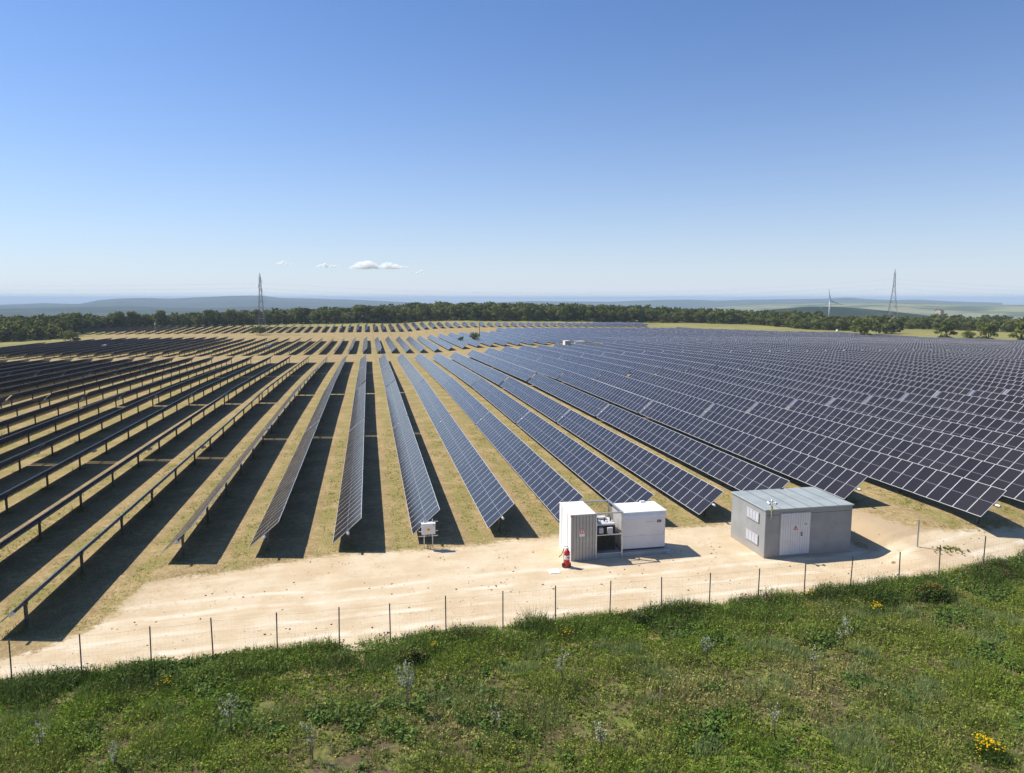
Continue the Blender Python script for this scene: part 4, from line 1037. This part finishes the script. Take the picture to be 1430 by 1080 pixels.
f7 = fbm(P[:, 0]*.6+5, P[:, 1]*.6+40, 67, 3); gl = np.where(f7 > .66)[0]; gl = gl[rng.random(len(gl)) < .5]
stuff('grey_herbs', [blades(P[gl], .3+.2*rng.random(len(gl)), .012, .7, tint((.27, .33, .13), len(gl), .2, .08), 9)])
# tall rank weeds along the fence
m_ = (rng.random(30000)); n1 = 22000
wx_ = rng.uniform(-42, 62, n1); wd_ = np.abs(rng.normal(size=n1))*1.25-.25; wy_ = fence_y(wx_)-wd_
w1 = fbm(wx_*.8, wy_*.8, 60, 3); w2 = fbm(wx_*.28, wy_*.28+3, 63, 2)
kp = (w1*.6+w2*.4 > .40) & (wd_ > -.4); wx_, wy_, wd_, w1, w2 = wx_[kp], wy_[kp], wd_[kp], w1[kp], w2[kp]
Pw = np.stack([wx_, wy_, tz(wx_, wy_)-.03], 1); hw_ = (.26+.62*np.clip((w1-.28)*1.9, 0, 1))*np.clip(1.1-.16*np.abs(wd_-.3), .35, 1)
cw = np.where((w2 > .56)[:, None], np.array([[.19, .26, .05]]), np.array([[.115, .17, .038]]))*(1+rng.uniform(-.25, .25, (len(Pw), 1)))
dry = rng.random(len(Pw)) < .10; cw[dry] = np.array([.13, .10, .045])
ib = rng.random(len(Pw)) < .62
stuff('tall_weeds', [blades(Pw[ib], hw_[ib]*1.1, .016, .65, cw[ib], 8), leaves(Pw[~ib], hw_[~ib]*.95, .05, cw[~ib], 9, .55)])
# low green and dry tufts on the mown ground near the track
n2 = 60000
x_ = rng.uniform(-24, 62, n2); y_ = 36+rng.random(n2)**1.6*52; Din = inside_dist(x_, y_, poly)
g1 = fbm(x_*.8, y_*.8, 80, 3); ph = np.mod((x_+4.2)/5.05, 1)
stripw = np.clip(ss(0, .16, ph)-ss(.25, .5, ph), 0, 1)
edgew = np.exp(-(np.abs(Din+.7)/.7)**2)
uu = 715+FPX*((x_*_rt[0]+y_*_rt[1])/(x_*math.sin(HEAD)+y_*math.cos(HEAD)))
kp = (Din < -.1) & (uu > -30) & (uu < 1460) & (g1+.30*stripw+.28*edgew +.12*(np.abs(Din) < 1.2) > .72+rng.uniform(-.13, .13, n2))
x_, y_, g1, st_, ed_ = x_[kp], y_[kp], g1[kp], stripw[kp], edgew[kp]
gr = rng.random(len(x_)) < .25+.55*np.maximum(st_, ed_)
cc = np.where(gr[:, None], np.array([[.24, .27, .055]]), np.array([[.48, .38, .18]]))*(1+rng.uniform(-.3, .3, (len(x_), 1)))
print('mown', len(x_))
px_, py_ = [], []
for k, sg in ROWS:
    if -9 <= k <= 14 and sg[0][0] < 60:
        for y in posts_y(80.0):
            if sg[0][0]+y < 95:
                m = rnd.randint(3, 16); px_ += [X0+PITCHX*k+rnd.gauss(0, .3) for _ in range(m)]; py_ += [sg[0][0]+y+rnd.gauss(0, .4) for _ in range(m)]
px_, py_ = np.array(px_), np.array(py_)
stuff('post_weeds', [blades(np.stack([px_, py_, tz(px_, py_)-.01], 1), .15+.4*rng.random(len(px_)), .013, .7, tint((.17, .22, .05), len(px_), .3, .1), 7)])
mg_ = rng.random(len(x_)) < .5
hm_ = (.03+.07*g1)*(.6+.9*np.maximum(st_, ed_)); Pm_ = np.stack([x_, y_, tz(x_, y_)-.01], 1)
stuff('mown_grass', [leaves(Pm_[mg_], hm_[mg_]*.8, .03, cc[mg_], 6, 1.6), blades(Pm_[~mg_], hm_[~mg_]*1.3, .014, 1.0, cc[~mg_], 6)])
#np.stack([x_, y_, tz(x_, y_)-.01], 1), (.03+.07*g1)*(.6+.9*np.maximum(st_, ed_)), .014, 1.2, cc, 6)])
# stones and clods on the track
n3 = 3600; x_ = rng.uniform(-20, 48, n3); y_ = rng.uniform(32, 46, n3); kk = (inside_dist(x_, y_, poly) > .1) & (fbm(x_*.5, y_*.5, 90, 3)+rng.uniform(-.2, .2, n3) > .5); x_, y_ = x_[kk], y_[kk]
oct_ = np.array([(1, 0, 0), (0, 1, 0), (-1, 0, 0), (0, -1, 0), (0, 0, 1), (0, 0, -1)], float); of = np.array([(0, 1, 4), (1, 2, 4), (2, 3, 4), (3, 0, 4), (1, 0, 5), (2, 1, 5), (3, 2, 5), (0, 3, 5)])
sz = rng.uniform(.01, .04, len(x_))*rng.choice([1, 1, 1, 1.9], len(x_)); ctr = np.stack([x_, y_, tz(x_, y_)+.035+sz*.2], 1)
V = (ctr[:, None]+oct_[None]*sz[:, None, None]*rng.uniform(.6, 1.4, (len(x_), 6, 1))*np.array([1, 1, .6])).reshape(-1, 3); F_ = (of[None]+6*np.arange(len(x_))[:, None, None]).reshape(-1, 3)
stuff('gravel', [(V, F_, np.repeat(tint((.50, .40, .27), len(x_), .3, .05), 6, 0))])

# ------------------------------------------------------------------ saplings with stakes
def sapling(i, u, v, vt, label, leafy=1.0, stake=True, cat='sapling'):
    p = hit(u, v); top = at_dist(u, vt, math.hypot(p[0], p[1])); h = max(.9, (top[2]-p[2])*.97); g = random.Random(100+i)
    t = thing('olive_sapling', label, cat, tuple(p), 0, 'young olive saplings in the grass')
    mb = MB(); b = []
    mb.tube([(0, 0, -.1), (.02, 0, h*.4), (-.02, .02, h*.7), (.03, 0, h*.97)], [.015, .012, .008, .003], 6)
    cen = []; nb = int(9*leafy)+3
    for k in range(nb):
        a = g.uniform(0, 6.283); z = h*g.uniform(.38, .78); l = h*g.uniform(.16, .34); e = (math.cos(a)*l*.65, math.sin(a)*l*.65, z+l*.75)
        mb.tube([(0, 0, z), (e[0]*.5, e[1]*.5, z+l*.25), e], [.009, .007, .003], 4)
        for q in range(int(15*leafy)+4): f_ = g.uniform(.3, 1.05); cen.append((e[0]*f_+g.gauss(0, .025), e[1]*f_+g.gauss(0, .025), z+(e[2]-z)*f_**1.4+g.gauss(0, .03)))
    for q in range(int(22*leafy)): z = g.uniform(.7, 1.0); cen.append((g.gauss(0, .03), g.gauss(0, .03), h*z))
    mb.build('stem', M['bark'], t)
    C = np.array(cen); n = len(C); d = rng.normal(size=(n, 3)); d[:, 2] = np.abs(d[:, 2])+.4; d /= np.linalg.norm(d, axis=1)[:, None]; w = np.cross(d, rng.normal(size=(n, 3))); w /= np.linalg.norm(w, axis=1)[:, None]; s_ = rng.uniform(.035, .07, (n, 1))
    V = np.stack([C-d*s_*.6, C+w*s_*.3, C+d*s_, C-w*s_*.3], 1).reshape(-1, 3)
    link('foliage', np_mesh('foliage', V, np.arange(4*n).reshape(-1, 4), M['silver_leaf']), t)
    if stake: mb = MB(); mb.tube([(.06, .03, -.2), (.05, .03, h*.58)], .024, 6); mb.build('stake', M['wood'], t)
    return t
SAP = [(568, 995, 918, 'leafiest silvery olive sapling, in the middle of the grass left of centre', 1.8), (322, 1027, 966, 'leaning silvery sapling below the third fence post from the left', .8),
       (434, 1063, 1000, 'dark-stemmed sapling near the bottom, left of the leafiest sapling', .6), (692, 1027, 980, 'sapling with bare stake right of the leafiest sapling', .5),
       (784, 962, 905, 'thin staked sapling below the fire extinguisher', .8), (986, 927, 884, 'small bushy sapling close under the weeds below the white inverter cabinet', .9),
       (1176, 912, 856, 'tall upright staked sapling below the grey cabin door', 1.0), (1133, 963, 902, 'staked sapling with a pale bare stake left of the tall upright one', .5),
       (1080, 1036, 984, 'faint thin sapling near the bottom right of centre', .7), (838, 1056, 1006, 'pale wispy sapling at a bare patch near the bottom centre', .8),
       (57, 1057, 1008, 'dark forked sapling near the bottom left corner', .5), (160, 1076, 1034, 'small grey sapling at the bottom edge, left', .6)]
for i, (u, v, vt, lab, lf) in enumerate(SAP): sapling(i, u, v, vt, lab, lf)
p = hit(921, 998); mb = MB(); mb.tube([(0, 0, -.2), (.02, 0, 1.1)], .026, 6); mb.tube([(.02, 0, 1.1), (.02, 0, 1.12)], [.026, .012], 6)
tag(mb.build('wooden_stake', M['wood'], None, tuple(p)), 'lone wooden stake with no sapling, in the grass right of centre', 'stake')

# ------------------------------------------------------------------ wild flowers, thistles, bushes on the fence line
def flower_clump(u, v, label, w, h, nf, seed, colr=(.78, .52, .01), bulk=True):
    p = hit(u, v); t = thing('flower_clump', label, 'flowers', tuple(p), 0, 'clumps of yellow wild flowers'); n = int(nf*1.4)
    C = np.stack([rng.normal(size=n)*w*.45, rng.normal(size=n)*w*.35, np.zeros(n)], 1); hz = h*np.clip(1-.35*(C[:, 0]/w)**2, .4, 1)
    V, F_, c = blades(C, hz, .014, .5, tint((.10, .15, .03), n), 4); V2, F2, c2 = leaves(C, hz*.7, .045, tint((.10, .15, .03), n), 4, .4)
    F2t = np.concatenate([F2[:, :3], F2[:, [0, 2, 3]]]); link('foliage', np_mesh('foliage', np.concatenate([V, V2]), np.concatenate([F_, F2t+len(V)]), M['leaf'], np.concatenate([c, c2])), t)
    Cf = np.stack([rng.normal(size=nf)*w*.42, rng.normal(size=nf)*w*.33, np.zeros(nf)], 1); Cf[:, 2] = h*np.clip(1-.4*(Cf[:, 0]/w)**2, .35, 1)*rng.uniform(.82, 1.12, nf)
    vs, fs = [], []
    for j, c in enumerate(Cf):
        r = rng.uniform(.022, .036); tl = rng.normal(size=2)*.35; k0 = len(vs); vs.append(c+[0, 0, r*.4])
        for q in range(8): a = q*math.pi/4; rr = r*(1 if q % 2 else .8); dx, dy = math.cos(a)*rr, math.sin(a)*rr; vs.append(c+[dx, dy, dx*tl[0]+dy*tl[1]])
        for q in range(8): fs.append((k0, k0+1+q, k0+1+(q+1) % 8))
    tag(link('flowers', np_mesh('flowers', np.array(vs), np.array(fs), M['leaf'], tint(colr, len(vs), .12, .05)), t), kind='stuff')
    return t
flower_clump(1378, 1058, 'large clump of bright yellow flowers near the bottom right corner', .62, .62, 150, 1)
flower_clump(1224, 856, 'yellow flower clump below the weeds under the cabin shadow', .5, .45, 60, 2)
flower_clump(1130, 838, 'small yellow flower patch by the fence below the cabin', .5, .5, 34, 3)
flower_clump(790, 893, 'yellow flowers in the weeds below the fire extinguisher', .55, .45, 36, 4)
flower_clump(607, 912, 'yellow flowers beside the fence post below the junction box', .22, .5, 24, 5)
flower_clump(233, 960, 'yellow flowers in the weeds at far left', .45, .35, 24, 6)
def shrub(u, v, label, w, h, n, colr, ftint=None, nf=0):
    p = hit(u, v); t = thing('shrub', label, 'shrub', tuple(p)); C = np.stack([rng.normal(size=n)*w*.42, rng.normal(size=n)*w*.25, np.zeros(n)], 1); hz = h*np.clip(1-.8*(C[:, 0]/w)**2, .25, 1)*rng.uniform(.6, 1, n)
    V, F_, c = leaves(C, hz, .06, tint(colr, n), 12, .35); link('foliage', np_mesh('foliage', V, F_, M['leaf'], c), t)
    mb = MB()
    for j in range(8): mb.tube([(C[j, 0]*.4, C[j, 1]*.4, -.05), (C[j, 0], C[j, 1], hz[j]*.8)], [.012, .005], 4)
    mb.build('stems', M['bark'], t)
    if nf:
        Cf = np.stack([rng.normal(size=nf)*w*.4, rng.normal(size=nf)*w*.2, np.zeros(nf)], 1); Cf[:, 2] = h*np.clip(1-.8*(Cf[:, 0]/w)**2, .25, 1)*rng.uniform(.8, 1.05, nf)
        V, F_, c = leaves(Cf, np.full(nf, .04), .03, tint(ftint, nf), 3, .5); tag(link('flowers', np_mesh('flowers', V, F_, M['leaf'], c), t), kind='stuff')
    return t
shrub(1300, 838, 'dense flowering shrub with yellow and rusty tops on the fence line at right', 1.3, .85, 420, (.075, .105, .026), (.42, .26, .05), 110)
shrub(1228, 838, 'dark green shrub left of the flowering shrub on the fence line', 1.1, .7, 300, (.06, .10, .022), (.5, .42, .04), 26)
shrub(1405, 812, 'dark weedy shrub with reddish seed heads at the right edge of the fence', 1.0, .6, 200, (.07, .095, .03), (.22, .07, .06), 60)
shrub(196, 945, 'broad-leaved bright green shrub on the fence line at left', .9, .65, 200, (.11, .17, .035))
shrub(890, 872, 'pale topped shrub on the fence line below the inverter cabinet', .7, .6, 170, (.10, .14, .04), (.20, .17, .07), 40)
shrub(575, 925, 'yellowish bushy weed on the fence line left of the junction box', .7, .7, 170, (.14, .16, .04))
def thistle(u, v, vt, label, seed):
    p = hit(u, v); top = at_dist(u, vt, math.hypot(p[0], p[1])); h = max(.7, top[2]-p[2]); g = random.Random(seed)
    t = thing('thistle', label, 'thistle', tuple(p), 0, 'thistles along the fence'); mb = MB(); hd = MB()
    mb.tube([(0, 0, -.05), (.02, 0, h*.55), (0, 0, h)], [.014, .011, .006], 5)
    ends = [(0, 0, h)]
    for k in range(7):
        a = g.uniform(0, 6.28); z = h*g.uniform(.45, .8); l = g.uniform(.12, .3); e = (math.cos(a)*l, math.sin(a)*l, z+l*.9); mb.tube([(0, 0, z), (e[0]*.6, e[1]*.6, z+l*.3), e], [.007, .006, .004], 4); ends.append(e)
    for e in ends: hd.tube([(e[0], e[1], e[2]-.02), (e[0], e[1], e[2]+.015), (e[0], e[1], e[2]+.05)], [.018, .036, .022], 7)
    mb.build('stem', mat('thistle_stem', (.10, .085, .05), .8), t) if 'thistle_stem' not in bpy.data.materials else mb.build('stem', bpy.data.materials['thistle_stem'], t)
    hd.build('flower_heads', bpy.data.materials.get('thistle_head') or mat('thistle_head', (.22, .075, .09), .8, 0, .2), t)['kind'] = 'stuff'
    return t
for i, (u, v, vt, lab) in enumerate([(607, 898, 882, 'reddish thistle just left of the fence post below the junction box'), (640, 898, 880, 'reddish thistle right of the fence post below the junction box'), (657, 897, 879, 'second reddish thistle right of the post below the junction box'),
        (537, 905, 884, 'brown thistle beside the fence post left of the yellowish weed'), (1040, 852, 831, 'pink-headed thistle just left of the post below the cabin corner'), (1071, 850, 831, 'pink-headed thistle just right of the post below the cabin corner'),
        (1344, 812, 798, 'reddish thistle in the fence gap right of the flowering shrub'), (1372, 806, 792, 'reddish thistle beside the last fence post at right'), (1400, 800, 786, 'tall reddish thistle nearest the right edge'), (672, 896, 882, 'small brown thistle left of the post right of the junction box')]):
    thistle(u, v, vt, lab, 300+i)
# green tuft by the cabin
shrub(1325, 767, 'low green weed patch on the bare ground right of the grey cabin', 1.25, .11, 70, (.24, .26, .06))
# scattered single yellow flowers
n4 = 420; fx_ = rng.uniform(-22, 44, n4); fy_ = rng.uniform(17, 33, n4); kk = (fence_y(fx_)-fy_ > .2) & (fbm(fx_*.35, fy_*.35, 95, 2) > .42); fx_, fy_ = fx_[kk], fy_[kk]
stuff('wildflowers', [leaves(np.stack([fx_, fy_, tz(fx_, fy_)+.2], 1), np.full(len(fx_), .12), .020, tint((.72, .52, .015), len(fx_), .12, .04), 2, .3)])

# ------------------------------------------------------------------ clouds
def cloud_mat(den):
    m = bpy.data.materials.new('cloud'); m.use_nodes = True; nt = m.node_tree; nt.nodes.clear()
    out = nt.nodes.new("ShaderNodeOutputMaterial"); v = nt.nodes.new("ShaderNodeVolumePrincipled"); v.inputs["Color"].default_value = (1, 1, 1, 1); v.inputs["Anisotropy"].default_value = .35
    v.inputs["Density"].default_value = den; nt.links.new(v.outputs[0], out.inputs["Volume"]); return m
M['cloud'] = cloud_mat(.012); M['cloud_thin'] = cloud_mat(.035)
import bmesh
def cloud(label, u, v, wpx, hpx, seed, n, D=20000):
    c = at_dist(u, v+hpx*.4, D); sc = D/FPX; g = random.Random(seed); bm = bmesh.new()
    for i in range(n):
        t = g.uniform(-.5, .5); env = max(math.exp(-((t+.2)/.2)**2), .72*math.exp(-((t-.2)/.24)**2), .3*(1-abs(t)*1.5)); r = hpx*sc*g.uniform(.10, .24)*(.45+.7*env)
        zz = g.random()**1.2*env*hpx*sc*.78; o_ = Vector((t*wpx*sc, g.uniform(-.5, .5)*hpx*sc*1.6*env, zz)); b2 = bmesh.ops.create_icosphere(bm, subdivisions=2, radius=1.0)
        for vv in b2['verts']:
            k = 1+.5*(float(vnoise(vv.co.x*2.3+i*7, vv.co.y*2.3+vv.co.z*3, seed))-.5); vv.co = Vector((vv.co.x*r*1.5*k, vv.co.y*r*1.4*k, max(vv.co.z*r*k, -zz-r*.3)))+o_
    me = bpy.data.meshes.new('cloud'); bm.to_mesh(me); bm.free(); me.materials.append(M['cloud'] if wpx > 40 else M['cloud_thin'])
    o = link('cloud', me, None, tuple(c)); o.rotation_euler = (0, 0, math.atan2(-c[0], c[1]))
    rm_ = o.modifiers.new('r', 'REMESH'); rm_.mode = 'VOXEL'; rm_.voxel_size = 12
    return tag(o, label, 'cloud', 'small white clouds low in the sky')
cloud('largest white cumulus cloud, low above the wood', 528, 370, 80, 13, 5, 170)
cloud('second small white cloud, just left of the largest one', 458, 371, 32, 6, 6, 40)
cloud('tiny faint cloud right of the largest one', 584, 379, 22, 6, 7, 22)
cloud('faint thin cloud above the left pylon', 398, 367, 26, 6, 8, 24)

# ------------------------------------------------------------------ haze
mb = MB(); mb.box((-75000, -75000, -260), (75000, 75000, 46))
hz = mb.mesh('haze', []); hm = bpy.data.materials.new('haze'); hm.use_nodes = True; nt = hm.node_tree; nt.nodes.clear()
out = nt.nodes.new("ShaderNodeOutputMaterial"); v = nt.nodes.new("ShaderNodeVolumePrincipled"); v.inputs["Color"]  .default_value = (.62, .76, .96, 1); v.inputs["Density"].default_value = 1.15e-4; v.inputs["Anisotropy"].default_value = 0.0
nt.links.new(v.outputs[0], out.inputs["Volume"]); hz.materials.append(hm)
tag(link('haze', hz), kind='stuff')
